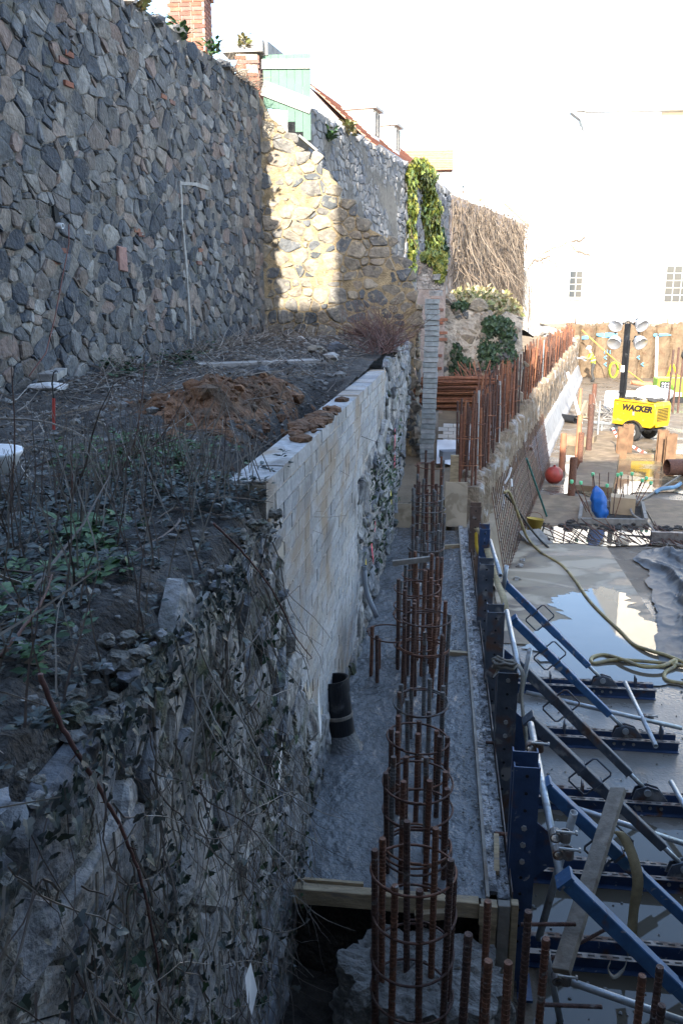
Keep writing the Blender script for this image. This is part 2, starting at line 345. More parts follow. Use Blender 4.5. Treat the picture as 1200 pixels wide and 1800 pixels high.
def stones_on(parent, polys, place, h, gap, mat, seed, limit=300, name='stone', rough=.5, brick=0, restname='small_stones'):
    rg = random.Random(seed); dec = []
    for p in polys:
        n = len(p); cu = sum(q[0] for q in p) / n; cv = sum(q[1] for q in p) / n
        ar = abs(sum(p[i][0] * p[(i + 1) % n][1] - p[(i + 1) % n][0] * p[i][1] for i in range(n))) / 2
        d = (place(cu, cv, 0) - CAM).length; dec.append((-ar / d ** 2, p))
    dec.sort(key=lambda t: t[0]); rest = MB()
    for k, (_, p) in enumerate(dec):
        mb = MB() if k < limit else rest
        ok = stone(mb, p, place, h, gap, rg, rough)
        if k < limit and ok:
            mb.build('brick' if (brick and rg.random() < brick) else name, m_brick if (brick and rg.random() < brick) else mat, parent)
    if rest.v: rest.build(restname, mat, parent, kind='stuff')
def poly_in(poly):
    def f(x, y):
        c = False; n = len(poly)
        for i in range(n):
            (x1, y1), (x2, y2) = poly[i], poly[i - 1]
            if (y1 > y) != (y2 > y) and x < (x2 - x1) * (y - y1) / (y2 - y1) + x1: c = not c
        return c
    return f
def plane(o, ud, nrm, wob=0, bat=0):                      # a wall face: u along, v up, h outwards
    o = Vector(o); ud = Vector(ud).normalized(); nrm = Vector(nrm).normalized()
    def f(u, v, h):
        k = h + (wob * (nz(u, v, 3.1, .9) + .5 * nz(u, v, 7, 2.3)) if wob else 0) - bat * v
        return o + ud * u + Vector((0, 0, 1)) * v + nrm * k
    return f

# ------------------------------------------------------------ leaves and stems
IVY = [(0, 0), (.32, -.12), (.52, .18), (.30, .34), (.30, .62), (0, 1.0), (-.30, .62), (-.30, .34), (-.52, .18), (-.32, -.12)]
OVAL = [(0, 0), (.2, .25), (.25, .55), (0, 1), (-.25, .55), (-.2, .25)]
def leaf(mb, p, d, nrm, s, shape=OVAL, fold=.25):
    d = Vector(d).normalized(); nrm = Vector(nrm); sd = d.cross(nrm)
    if sd.length < 1e-4: sd = d.orthogonal()
    sd.normalize(); up = sd.cross(d); n = len(shape)
    vs = [p + sd * (u * s) + d * (v * s) + up * (abs(u) * fold * s - v * v * fold * .5 * s) for u, v in shape]
    vs.append(p + d * (.45 * s)); fs = [(i, (i + 1) % n, n) for i in range(n)]
    mb.add(vs, fs)
def rv(rg, z=(-1, 1)): return Vector((rg.uniform(-1, 1), rg.uniform(-1, 1), rg.uniform(*z)))
def twig(mb, p, d, L, r, rg, wig=.25, seg=6, n=4, sag=0):
    p = Vector(p); d = Vector(d).normalized(); pts = [p.copy()]; rr = [r]
    for i in range(seg):
        d = (d + rv(rg) * wig + Vector((0, 0, -sag))).normalized(); p = p + d * (L / seg); pts.append(p.copy()); rr.append(r * (1 - .75 * (i + 1) / seg))
    mb.tube(pts, rr, n, cap=False); return pts
# ------------------------------------------------------------ ground, pit floor, terrace
g = MB(); g.grid(lambda u, v: Vector((lerp(-700, 700, u), lerp(-500, 1500, v), -.6)), 8, 8); struct(g.build('ground', m_sand))
g = MB(); g.grid(lambda u, v: Vector((lerp(-.7, 42, u), lerp(-5, 52.2, v), 0)), 2, 2); struct(g.build('pit_floor', m_slab))
def xw(y): return -.98 + .023 * y                         # face of the retaining wall
BP = [(4.13, 3.9), (4.15, 3.6), (4.3, 3.33), (4.57, 2.86), (4.89, 2.38), (5.38, 1.75), (5.8, 1.36), (6.48, 1.12), (7.42, 1.08), (8.5, 1.2), (8.36, 1.87), (8.12, 2.5), (8.3, 2.8), (9.39, 2.9), (10.8, 2.98), (11.5, 3.3), (11.55, 3.9)]
inblock = poly_in(BP)
def tz(x, y):
    z = pl(y, [(.5, 3.70), (2.5, 3.66), (4.2, 3.62), (6, 3.64), (9, 3.72), (13, 3.83), (16.6, 3.95)])
    z += .045 * fb(x, y, 0, 1.3) + .02 * fb(x, y, 5, 6)
    z += .10 * math.exp(-((x + 2.3) ** 2 / .55 + (y - 6.7) ** 2 / 1.3)) * (1 + .8 * fb(x, y, 2, 2.5))
    z += .12 * math.exp(-((x + 2.0) ** 2 / .25 + (y - 8.2) ** 2 / .5)) * (1 + .6 * fb(x, y, 9, 3))
    if y > 4.3: z -= .42 * math.exp(-((x + 1.28) / .16) ** 2) * min(1, (y - 4.3) / .8) * (1 if y < 8.5 else max(0, 1 - (y - 8.5) / 1.2))
    if y < 4.15: z -= min(1, (4.15 - y) / .5) * .16 * math.exp(-((x - xw(y) - .1) / .2) ** 2) * (.5 + 1.4 * abs(fb(x, y, 4, 2.2))) + max(0, x - xw(y) + .04) * 3.2
    return z
def terr(u, v):
    y = lerp(.4, 16.7, v ** 1.25); xr = xw(y) + (.03 + .04 * nz(y, 0, 0, 3) if y < 4.15 else -.2); x = lerp(-6.2, xr, u ** .6)
    if y < 4.3 and u > .8: x += .05 * fb(x * 2, y, 3, 6) * (u - .8) * 5
    return Vector((x, y, tz(x, y) + (.03 * fb(x, y, 11, 13) if (y < 4.3 and x > xw(y) - .3) else 0)))
g = MB(); g.grid(terr, 150, 300); terrace = struct(g.build('terrace', m_terr, smooth=True))
# strip of open ground behind the pile row
PF = lambda y: .6 + .198 * (y - 13)                        # face of the secant pile wall
PT = lambda y: pl(y, [(13, 1.6), (17.7, 1.9), (24, 2.1), (40, 2.2), (52, 2.4)])
BX = lambda y: pl(y, [(13, -.6), (17, -.6), (18, -2.7), (25.05, -1.11), (31.76, .19), (45.2, 4.12), (62, 9)])
def upg(u, v):
    y = lerp(13.4, 64, v ** 1.4); a = BX(y) - .1; b = max(a + .3, PF(y) - .35); x = lerp(a, b, u)
    z0 = pl(y, [(13.4, 1.35), (16, 1.45), (20, 2.1), (24, 2.55), (40, 2.75), (60, 3.0)]); z = lerp(z0, PT(y) - .12, u ** 2)
    return Vector((x, y, z + .07 * fb(x, y, 1, .8)))
g = MB(); g.grid(upg, 24, 90); struct(g.build('upper_ground', m_sand, smooth=True))
g = MB(); g.grid(lambda u, v: Vector((lerp(7.5, 60, u), lerp(53, 140, v), lerp(2.75, 3.4, v))), 6, 6); struct(g.build('rear_ground', m_sand))
# bottom of the excavation below the stop-end
def hole(u, v):
    x = lerp(-1.0, .62, u); y = lerp(1.2, 4.62, v)
    return Vector((x, y, .22 + .10 * fb(x, y, 0, 1.6) + .03 * fb(x, y, 3, 7) + .35 * max(0, -.62 - x)))
g = MB(); g.grid(hole, 50, 90); struct(g.build('trench_bottom', m_hole, smooth=True))
struct(MB().grid(lambda u, v: Vector((lerp(-1.05, .395, u), 4.60 + .05 * fb(u * 3, v * 2, 0, 1.5), lerp(-.3, .93, v))), 24, 16).build('trench_face', m_hole))
# freshly poured capping beam concrete
def pour(u, v):
    y = lerp(4.56, 13.3, v); x = lerp(xw(y) - .1, .405, u)
    return Vector((x, y, .955 + .016 * fb(x, y, 0, 2.2) + .010 * fb(x, y, 4, 7) + .006 * fb(x, y, 8, 24, 2) - .03 * math.exp(-((x - .05) / .25) ** 2)))
g = MB(); g.grid(pour, 110, 560); struct(g.build('fresh_concrete', m_wetconc, smooth=True))

# ------------------------------------------------------------ tall stone wall on the left
TD = Vector((.126, .992, 0)); TN = Vector((.992, -.126, 0)); TO = Vector((-3.46, 16.5, 3.6)) - TD * 10.4
place = plane(TO, TD, TN, .03)
tw = thing('tall_stone_wall', 'tall shaded rubble wall of grey and brown stones along the left', 'stone wall', TO)
ttop = lambda u: 4.78 + .06 * nz(u, 0, 0, 1.7)
core = MB(); core.prism([(0, -.5)] + [(10.4, -.5)] + [(10.4 - i * .65, ttop(10.4 - i * .65)) for i in range(17)], TD, (0, 0, 1), TN, TO, -.55, .0)
core.build('mortar_core', m_mortar, tw)
sk = MB(); sk.grid(lambda u, v: place(lerp(.02, 10.38, u), lerp(-.3, 4.7, v), +.006 + .014 * fb(u * 10.4, v * 5, 0, 2.2) + .009 * fb(u * 10.4, v * 5, 7, 12)), 230, 110); sk.build('mortar_skin', m_mortar, tw)
rg = random.Random(3)
ps = cells(0, 10.4, -.1, 4.9, .175, .142, lambda u, v: 0.05 < u < 10.35 and -.05 < v < ttop(u) - .04, rg, 1.0, .38)
stones_on(tw, ps, place, .027, .0045, m_stone, 5, 300, rough=1.0)
# odd bricks let into the wall
for k, (px, py) in enumerate([(238, 405), (245, 412), (350, 440), (348, 462), (118, 95), (108, 106), (285, 170), (300, 180), (118, 148), (95, 460), (105, 440)]):
    v = _f + _r * ((px - 600) / 1453) + _u * ((900 - py) / 1453); p = CAM + v * ((TO - CAM).dot(TN) / v.dot(TN)) + TN * .008
    MB().bar(p - TD * .085, p + TD * .085, .06, .055).build('brick', m_brick, tw)
def on_tall(px, py, h=.05):
    v = _f + _r * ((px - 600) / 1453) + _u * ((900 - py) / 1453); return CAM + v * ((TO - CAM).dot(TN) / v.dot(TN)) + TN * h
mb = MB()
for (a, b, wd) in [((313, 318), (315, 350), .05), ((315, 350), (316, 385), .07), ((316, 385), (320, 425), .05), ((320, 425), (324, 470), .065), ((324, 470), (327, 520), .045), ((327, 520), (330, 560), .06), ((330, 560), (331, 596), .05), ((313, 322), (340, 324), .045), ((340, 324), (362, 331), .06)]:
    A, B = on_tall(*a, .012), on_tall(*b, .012); d = (B - A)
    mb.bar(A, B, .07, wd, up=TN.cross(d.normalized()))
mb.build('mortar_scar', m_conc, tw)
a = on_tall(97, 396, .0); MB().hollow(a, a + TN * .10 + Vector((0, 0, -.01)), .032, .006).build('drain_spout', m_paper, tw)
mb = MB(); mb.box(a + Vector((0, 0, .11)) + TN * .03, (.03, .13, .16), j=.02); mb.build('weep_hole', m_dark, tw)  # solid dark box, coloured as the shade inside the hole
# big squared pinkish block
a = on_tall(211, 455, .015); MB().box(a, (.07, .2, .3), Matrix.Rotation(-R(7), 3, 'Z'), .02).build('pink_block', M('pink_granite', (.33, .19, .16), (10, .7, 1.2), .85, (.5, 30)), tw)

# ------------------------------------------------------------ ruined cross wall, sunlit
CP0 = [(-3.75, 1.2), (-3.75, 8.3), (-3.45, 8.28), (-3.3, 8.0), (-2.95, 7.72), (-2.55, 7.3), (-2.15, 7.0), (-1.95, 6.8), (-1.9, 6.5), (-1.55, 6.2), (-1.3, 5.95), (-.95, 5.8), (-.9, 5.45), (-.62, 5.2), (-.42, 4.75), (-.36, 4.3), (-.45, 3.6), (-.52, 2.6), (-.42, 1.2)]
CP = []
for i in range(len(CP0)):
    (a, b), (c, d) = CP0[i], CP0[(i + 1) % len(CP0)]
    if i < 2 or i > 16: CP.append((a, b)); continue
    k = max(1, int(math.hypot(c - a, d - b) / .12))
    for q in range(k): CP.append((lerp(a, c, q / k) + (.07 * nz(i * 3.1 + q * .9, 1, 0, 1) if q or i > 2 else 0), lerp(b, d, q / k) + .06 * nz(i * 2.3 + q * 1.1, 5, 0, 1)))
cw = thing('ruined_stone_wall', 'ruined cross wall with yellow mortar and a raking broken top, partly sunlit', 'stone wall', (-2, 16.5, 1.2))
place = plane((0, 16.5, 0), (1, 0, 0), (0, -1, 0), .04)
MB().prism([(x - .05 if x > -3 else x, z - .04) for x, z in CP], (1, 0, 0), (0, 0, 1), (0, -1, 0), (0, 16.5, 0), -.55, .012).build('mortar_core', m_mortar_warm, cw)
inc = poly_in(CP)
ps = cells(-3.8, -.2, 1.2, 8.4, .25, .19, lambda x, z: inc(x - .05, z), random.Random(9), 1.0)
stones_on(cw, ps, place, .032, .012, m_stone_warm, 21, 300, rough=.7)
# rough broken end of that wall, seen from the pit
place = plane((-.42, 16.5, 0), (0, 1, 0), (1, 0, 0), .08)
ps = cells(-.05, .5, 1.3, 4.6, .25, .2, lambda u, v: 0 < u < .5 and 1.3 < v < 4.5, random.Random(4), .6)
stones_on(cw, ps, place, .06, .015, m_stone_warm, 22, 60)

# ------------------------------------------------------------ near retaining wall, overgrown
UD = Vector((.023, 1, 0)).normalized(); UN = Vector((1, -.023, 0)).normalized()
place = plane((xw(0), 0, 0), UD, UN, .05, 0)
rtop = lambda y: 3.56 + .12 * nz(y, 0, 0, 2.1) - (.0 if y < 4.1 else 0)
rw = thing('overgrown_retaining_wall', 'near rubble retaining wall with dead creepers at lower left', 'retaining wall', (xw(2.5), 2.5, 0))
MB().prism([(.3, -.3), (8.6, -.3), (8.6, 3.3), (4.4, 3.2), (4.1, 3.3), (3, 3.36), (2, 3.38), (.3, 3.38)], UD, (0, 0, 1), UN, (xw(0), 0, 0), -.7, -.045).build('earthy_core', m_mortar_near, rw)
sk = MB(); sk.grid(lambda u, v: place(lerp(.3, 5.9, u), lerp(-.3, 3.50 + .08 * nz(u * 9, 0, 0, 1) - max(0, lerp(.3, 5.9, u) - 4.1) * 1.5, v), .012 + .03 * fb(u * 5.6, v * 3.7, 0, 2.6) + .018 * fb(u * 5.6, v * 3.7, 7, 11) + .010 * fb(u * 5.6, v * 3.7, 7, 28)), 380, 240); sk.build('mortar_skin', m_mortar_near, rw)
ps = cells(.4, 8.6, -.1, 3.7, .30, .24, lambda y, z: .4 < y < 8.6 and z < rtop(y) - .05 and not inblock(y, z), random.Random(15), .8)
stones_on(rw, ps, place, .035, .008, m_stone_near, 31, 300, rough=.9)
# far part of the retaining wall, flaking render over rubble
fw = thing('flaking_retaining_wall', 'flaking rendered rubble face below and beyond the concrete block wall', 'retaining wall', (xw(12), 12, .5))
place2 = plane((xw(0), 0, 0), UD, UN, .07)
fin = lambda y, z: not inblock(y, z) and z < pl(y, [(8, 3.2), (11.4, 3.6), (11.7, 3.8), (16.5, 3.95)])
g = MB(); 
def ff(u, v):
    y = lerp(7.6, 16.55, u); top = pl(y, [(7.6, 2.85), (8.3, 2.9), (11.4, 3.1), (11.6, 3.75), (16.6, 3.9)]); z = lerp(.3, top, v)
    p = place2(y, z, .0 + .035 * fb(y, z, 0, 3) + .015 * fb(y, z, 2, 11)); inb = inblock(y, z)
    return p - UN * (.12 if inb else .0)
g.grid(ff, 260, 110); g.build('render_face', m_render, fw, smooth=False)
ps = [p for p in cells(8.0, 16.4, .8, 3.9, .30, .22, lambda y, z: fin(y, z) and y > 8.0, random.Random(16), .8) if rnd.random() < .5]
stones_on(fw, ps, place2, .045, .03, m_stone_near, 33, 200, rough=.8)
MB().prism([(7.6, -.2), (16.5, -.2), (16.5, 3.6), (11.6, 3.5), (8.6, 2.5), (7.6, 2.5)], UD, (0, 0, 1), UN, (xw(0), 0, 0), -.6, -.25).build('earthy_core', m_mortar_near, fw)
for (y, z, c, s) in [(9.2, 1.8, (.75, .10, .14), .10), (9.4, 2.05, (.75, .10, .14), .05), (8.62, 1.75, (.78, .60, .03), .09), (12.2, 2.6, (.7, .12, .16), .12), (12.5, 2.2, (.7, .12, .16), .1), (11.6, 1.85, (.78, .60, .05), .08)]:
    mb = MB(); mb.add([place2(y + s * math.cos(q) * rnd.uniform(.3, .6), z + s * 1.6 * math.sin(q) * rnd.uniform(.6, 1.2), .085) for q in [i * .7 for i in range(9)]], [tuple(range(9))])
    mb.build('paint_mark', M('spray_mark', c, (20, .7, 1.2), .9, None), fw)

# ------------------------------------------------------------ concrete block wall
bw = thing('concrete_block_wall', 'pale grey concrete block wall laid flat along the fresh concrete', 'block wall', (xw(7), 7, 1))
BPm = [(4.16, 3.70), (4.2, 3.55), (4.36, 3.3), (4.62, 2.86), (4.95, 2.35), (5.45, 1.72), (5.85, 1.36), (6.5, 1.12), (7.4, 1.08), (8.4, 1.2), (8.3, 1.87), (8.05, 2.5), (8.25, 2.83), (9.35, 2.93), (10.8, 3.02), (11.4, 3.3), (11.42, 3.70)]
MB().prism(BPm, UD, (0, 0, 1), UN, (xw(0), 0, 0), -.212, -.007).build('mortar_bed', m_blockmortar, bw)
bm0 = MB().box((0, 0, 0), (.211, .435, .098)).mesh('block', m_block)
bmh = MB().box((0, 0, 0), (.211, .21, .098)).mesh('block', m_block)
nb = 0
for c in range(26):
    z = 3.716 - .049 - c * .111; y = 4.17 + (.225 if c % 2 else 0) - .45
    while y < 11.5:
        yc = y + .2175
        ins = [inblock(y + q, z + r_) for q in (.03, .2, .4) for r_ in (-.04, .04)]
        if c == 0: ins = [4.1 < y + .02 and y < 11.1] * 6
        if sum(ins) >= 4 or (sum(ins) >= 2 and rnd.random() < .3):
            me, yy = (bm0, yc) if all(ins) else ((bm0, yc) if sum(ins) >= 4 else (bmh, y + (.105 if ins[0] else .33)))
            p = Vector((xw(0), 0, z)) + UD * yy + UN * (-.1055 + rnd.uniform(-.003, .003))
            inst('block', me, bw, p + Vector((0, 0, rnd.uniform(-.003, .003))), (rnd.uniform(-.012, .012), rnd.uniform(-.012, .012), math.atan2(UD.y, UD.x) - R(90) + rnd.uniform(-.004, .004)), world=True); nb += 1
        y += .45
print('blocks', nb)
# mortar smear and spilt earth on top of the wall
mb = MB()
for k in range(70):
    y = rnd.gauss(6.3, .45); x = xw(y) - rnd.uniform(.02, .2); r_ = rnd.uniform(.012, .05) * (1.5 if k < 4 else 1)
    mb.blob((x, y, 3.72 + r_ * .3), (r_ * 1.6, r_ * 1.6, r_ * .8), k, .4, 1)
tag(mb.build('spilt_earth', m_heap), 'small heap of spilt brown earth on top of the block wall', 'earth')['kind'] = 'stuff'

bpl = plane((xw(0), 0, 0), UD, UN)
for (y, z, h_) in [(4.42, 3.42, .16), (4.50, 3.38, .12), (7.2, 3.02, .2), (8.28, 2.1, .26), (5.75, 1.6, .3)]:
    MB().add([bpl(y + a, z + b, .004) for a, b in ((0, 0), (.018, .02), (.02, h_ * .6), (.008, h_), (-.006, h_ * .5))], [(0, 1, 2, 3, 4)]).build('chalk_mark', m_white, bw)
rg2 = random.Random(5); mb = MB()
for k in range(420):                                      # mortar squeezed out of the joints
    y = rg2.uniform(4.4, 11.2); c = rg2.randrange(24); z = 3.716 - .104 - c * .111
    if not inblock(y, z): continue
    mb.blob(bpl(y, z + rg2.uniform(-.008, .008), -.002), (.006, rg2.uniform(.012, .05), rg2.uniform(.004, .009)), k, .4, 1)
mb.build('mortar_squeeze', m_blockmortar, bw, kind='stuff')
# ------------------------------------------------------------ boundary walls further back
def far_wall(name, label, A, B, z0, z1, mat, corem, su, sv, seed, limit, h=.05, zs=None):
    A = Vector((*A, 0)); B = Vector((*B, 0)); d = (B - A).normalized(); n = Vector((d.y, -d.x, 0)); Ln = (B - A).length
    t = thing(name, label, 'stone wall', (A.x, A.y, z0)); pl_ = plane(A, d, n, .05)
    top = lambda u: z1 + .10 * nz(u, seed, 0, 1.1)
    k = 14
    MB().prism([(0, z0), (Ln, z0)] + [(Ln * (1 - i / k), top(Ln * (1 - i / k))) for i in range(k + 1)], d, (0, 0, 1), n, A, -.5, .01).build('mortar_core', corem, t)
    if limit:
        ps = cells(0, Ln, zs or z0, z1 + .2, su, sv, lambda u, v: .05 < u < Ln - .03 and (zs or z0) < v < top(u) + .02, random.Random(seed), .6)
        stones_on(t, ps, pl_, h, .013, mat, seed, limit, rough=.6)
    return t, pl_, Ln, A, d, n
mw, mpl, mL, mA, mD, mN = far_wall('boundary_stone_wall', 'shaded grey rubble boundary wall running back behind the green door', (-2.72, 17.9), (-1.11, 25.05), 1.2, 8.3, m_stone_mid, m_mortar, .23, .17, 41, 300, .022, 3.6)
iw, ipl, iL, iA, iD, iN = far_wall('ivy_clad_wall', 'rubble wall half hidden by hanging sunlit ivy', (-1.06, 25.1), (.19, 31.76), 1.2, 8.3, m_stone_mid, m_mortar, .34, .26, 42, 120, .05, 3.4)
vw, vpl, vL, vA, vD, vN = far_wall('vine_covered_wall', 'far boundary wall covered with dry brown vines', (.24, 31.8), (4.12, 45.24), 1.2, 8.3, m_stone_mid, M('pinkish_render', (.42, .34, .29), (3, .7, 1.2), .9, (.8, 18), over=[((.30, .20, .16), 4, .55, .7)]), .5, .3, 43, 0)
# coping stones on the boundary wall catch the sun
rg = random.Random(8); u = .1
while u < mL - .3:
    wd = rg.uniform(.25, .5); p = mA + mD * (u + wd / 2) - mN * .2 + Vector((0, 0, 8.28 + rg.uniform(-.04, .05)))
    b = MB(); b.blob((0, 0, 0), (wd * .55, .3, .12), int(u * 100), .25, 1); inst('coping_stone', b.mesh('coping_stone', m_stone_mid), mw, p, (0, 0, math.atan2(mD.y, mD.x)), world=True); u += wd
for (W, L, D, A, N, ms, zt) in ((tw, 10.4, TD, TO, TN, m_stone, 4.82),):
    u = .2
    while u < L - .2:
        wd = rg.uniform(.2, .42); p = A + D * (u + wd / 2) - N * rg.uniform(.05, .3) + Vector((0, 0, ttop(u) + rg.uniform(-.05, .04)))
        b = MB(); b.blob((0, 0, 0), (wd * .55, .24, .10), int(u * 77), .3, 1); inst('coping_stone', b.mesh('coping_stone', ms), W, p, (0, 0, math.atan2(D.y, D.x)), world=True); u += wd

# ivy hanging on the wall
def ivy_mass(name, label, pl_, blobs, seed, mat, size, n, shape=IVY, stems=True, group=None, out=.22):
    rg = random.Random(seed); u, v = blobs[0][:2]; base = pl_(u, v, 0); t = thing(name, label, 'ivy', base, group)
    lm = MB(); sm = MB(); tot = sum(b[2] * b[3] for b in blobs)
    for (u0, v0, ru, rv_) in blobs:
        for k in range(int(n * ru * rv_ / tot)):
            a = rg.uniform(0, 6.283); q = math.sqrt(rg.random()); uu = u0 + ru * q * math.cos(a); vv = v0 + rv_ * q * math.sin(a)
            hh = rg.uniform(.02, out) * (1.15 - q) + .02 + .08 * nz(uu, vv, seed, 2)
            p = pl_(uu, vv, max(.015, hh)); nn = (pl_(uu, vv, 1) - pl_(uu, vv, 0)); d = Vector((0, 0, -1)) + rv(rg) * .7
            leaf(lm, p, d, nn + rv(rg) * .6, size * rg.uniform(.6, 1.3), shape)
        if stems:
            for k in range(max(2, int(6 * ru))):
                p = pl_(u0 + rg.uniform(-ru, ru) * .8, v0 + rv_ * rg.uniform(.2, .9), .04); twig(sm, p, (0, 0, -1), rv_ * 1.4, .014, rg, .25, 7, 4)
    lm.build('leaves', mat, t, kind='stuff')
    if sm.v: sm.build('stems', m_vine, t, kind='stuff')
    return t
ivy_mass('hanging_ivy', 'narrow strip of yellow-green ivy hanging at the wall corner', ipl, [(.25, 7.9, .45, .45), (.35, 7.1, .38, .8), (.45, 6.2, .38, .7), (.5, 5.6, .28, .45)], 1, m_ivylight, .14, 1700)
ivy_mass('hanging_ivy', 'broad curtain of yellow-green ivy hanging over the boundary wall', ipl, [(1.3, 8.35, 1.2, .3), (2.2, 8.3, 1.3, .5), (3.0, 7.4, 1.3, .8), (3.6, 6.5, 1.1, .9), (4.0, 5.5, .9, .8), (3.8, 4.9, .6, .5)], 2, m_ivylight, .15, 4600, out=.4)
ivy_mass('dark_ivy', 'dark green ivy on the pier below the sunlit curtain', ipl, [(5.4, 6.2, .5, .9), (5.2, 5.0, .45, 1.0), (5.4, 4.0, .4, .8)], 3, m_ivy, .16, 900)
# dry vines over the far wall
mb = MB(); rg = random.Random(5)
for k in range(2600):
    u = rg.uniform(.05, vL); v = rg.uniform(3.0, 8.4); p = vpl(u, v, rg.uniform(.03, .14)); d = Vector((0, 0, -1)) + vD * rg.uniform(-.5, .5)
    twig(mb, p, d, rg.uniform(.6, 1.6), rg.uniform(.010, .026), rg, .3, 5, 3)
for k in range(24):
    u = rg.uniform(0, 9); p = vpl(u, rg.uniform(5, 8), .2); twig(mb, p, Vector((0, 0, -.5)) + vD * rg.uniform(-1, 1) + vN * .2, rg.uniform(1, 2.6), .025, rg, .3, 7, 4)
dv = thing('dry_creeper', 'tangled brown leafless creeper covering the far boundary wall', 'creeper', vA + Vector((0, 0, 2)))
mb.build('stems', m_vine, dv, kind='stuff')
mb = MB()
for k in range(1800):
    u = rg.uniform(0, vL); v = rg.uniform(3, 8.5); leaf(mb, vpl(u, v, rg.uniform(.05, .2)), rv(rg) + Vector((0, 0, -.6)), vN + rv(rg) * .6, rg.uniform(.10, .18))
mb.build('dry_leaves', m_vine, dv, kind='stuff')

# ------------------------------------------------------------ rendered brick pier, stacked slab column, low ruin
pr = thing('rendered_brick_pier', 'grey rendered pier with red brick exposed below, right of the ruined wall', 'pier', (-.25, 20, 1.3))
MB().box((-.22, 20.3, 3.4), (.66, .6, 4.3), j=.04).build('masonry_core', M('pier_mortar', (.36, .30, .27), (5, .7, 1.2), .9, (.9, 20)), pr)
MB().box((-.24, 19.985, 5.2), (.62, .05, .7), j=.03).build('render_panel', m_render, pr)
bb = MB().box((0, 0, 0), (.20, .05, .064)).mesh('brick', m_brick)
for c in range(38):
    for k in range(4):
        x = -.55 + k * .215 + (.107 if c % 2 else 0); z = 2.15 + c * .075
        if -.25 < x < .05 and rnd.random() < .32: inst('brick', bb, pr, (x + .08, 19.985, z), world=True)
ppl = plane((0, 19.95, 0), (1, 0, 0), (0, -1, 0), .03)
ivy_mass('pier_ivy', 'ivy spilling over the top of the rendered pier', ppl, [(-.2, 5.6, .3, .16), (-.05, 5.35, .14, .3)], 12, m_ivylight, .10, 320, out=.12)
sc_ = thing('slab_column', 'slender column of stacked thin grey slabs at the broken wall end', 'column', (-.2, 16.25, 1.4))
sb = MB().box((0, 0, 0), (.27, .24, .088), j=.004).mesh('slab', M('grey_slab', [(.30, .33, .33), (.26, .29, .29), (.34, .36, .36)], (12, .75, 1.15), .85, (.4, 40)))
for k in range(33): inst('slab', sb, sc_, (-.19 + .001 * k + rnd.uniform(-.012, .012), 16.22 + rnd.uniform(-.01, .01), 1.45 + k * .0985), (rnd.uniform(-.012, .012), rnd.uniform(-.012, .012), rnd.uniform(-.05, .05)), world=True)
MB().box((-.17, 16.25, 3.0), (.20, .18, 3.3)).build('mortar_joints', m_mortar, sc_)
for k, (z, s) in enumerate([(4.75, (.16, .12, .04)), (5.05, (.09, .06, .05))]):
    MB().box((-.1, 16.3, z), (s[0] * 1.6, s[1] * 1.6, s[2] * 2), j=.02).build('capping', m_conc, sc_)
RP = [(.02, 2.0), (2.0, 2.1), (2.05, 3.0), (1.95, 4.2), (1.6, 4.35), (1.3, 4.1), (.9, 4.5), (.5, 4.3), (.3, 4.75), (.02, 4.9)]
lr = thing('low_ruin_wall', 'low ruined plastered rubble wall with ivy behind the rusty bar bundles', 'stone wall', (1, 21, 2))
rpl = plane((0, 21, 0), (1, 0, 0), (0, -1, 0), .10)
inr = poly_in(RP)
MB().prism(RP, (1, 0, 0), (0, 0, 1), (0, -1, 0), (0, 21, 0), -.6, .02).build('masonry_core', M('ruin_plaster', (.52, .46, .38), (4, .6, 1.2), .92, (1, 14), over=[((.28, .20, .14), 5, .55, .68)], bdist=.06), lr)
ps = [p for p in cells(0, 2.1, 2.0, 4.9, .26, .2, inr, random.Random(6), .7) if rnd.random() < .75]
stones_on(lr, ps, rpl, .07, .025, m_stone_warm, 61, 120, rough=.9)
ivy_mass('wall_ivy', 'dark green ivy cascading over the right of the low ruin wall', rpl, [(1.3, 3.95, .32, .35), (1.2, 3.4, .28, .45), (1.62, 3.8, .22, .4), (1.75, 3.2, .13, .35)], 7, m_ivy, .09, 1500, out=.16)
ivy_mass('wall_ivy', 'separate ivy clump low on the left of the low ruin wall', rpl, [(.55, 3.05, .32, .25), (.42, 3.35, .14, .3), (.5, 2.75, .16, .16)], 8, m_ivy, .10, 620, out=.14)
ivy_mass('wall_ivy', 'small ivy tuft on top of the low ruin wall', rpl, [(.45, 4.5, .2, .1)], 9, m_ivy, .09, 160, out=.16)
dg = thing('dry_grass_tuft', 'dry yellowish creeper and grass heaped above the low ruin wall', 'grass', (.9, 21.6, 4.3))
mb = MB(); rg = random.Random(14)
for k in range(1300):
    x = rg.uniform(.1, 2.0); y = rg.uniform(21.1, 23.5); z = 4.2 + .5 * (1 - ((x - .9) / 1.2) ** 2) * rg.random() + .12 * (y - 21); leaf(mb, Vector((x, y, z)), rv(rg) + Vector((0, 0, .3)), rv(rg, (.2, 1)), rg.uniform(.08, .2))
mb.build('leaves', m_grass, dg, kind='stuff')
mb = MB().grid(lambda u, v: Vector((lerp(-.5, 2.3, u), lerp(21.2, 26, v), 4.1 - .9 * max(0, u - .6) + .15 * fb(u * 4, v * 4))), 12, 12); struct(mb.build('raised_bed', m_soil))

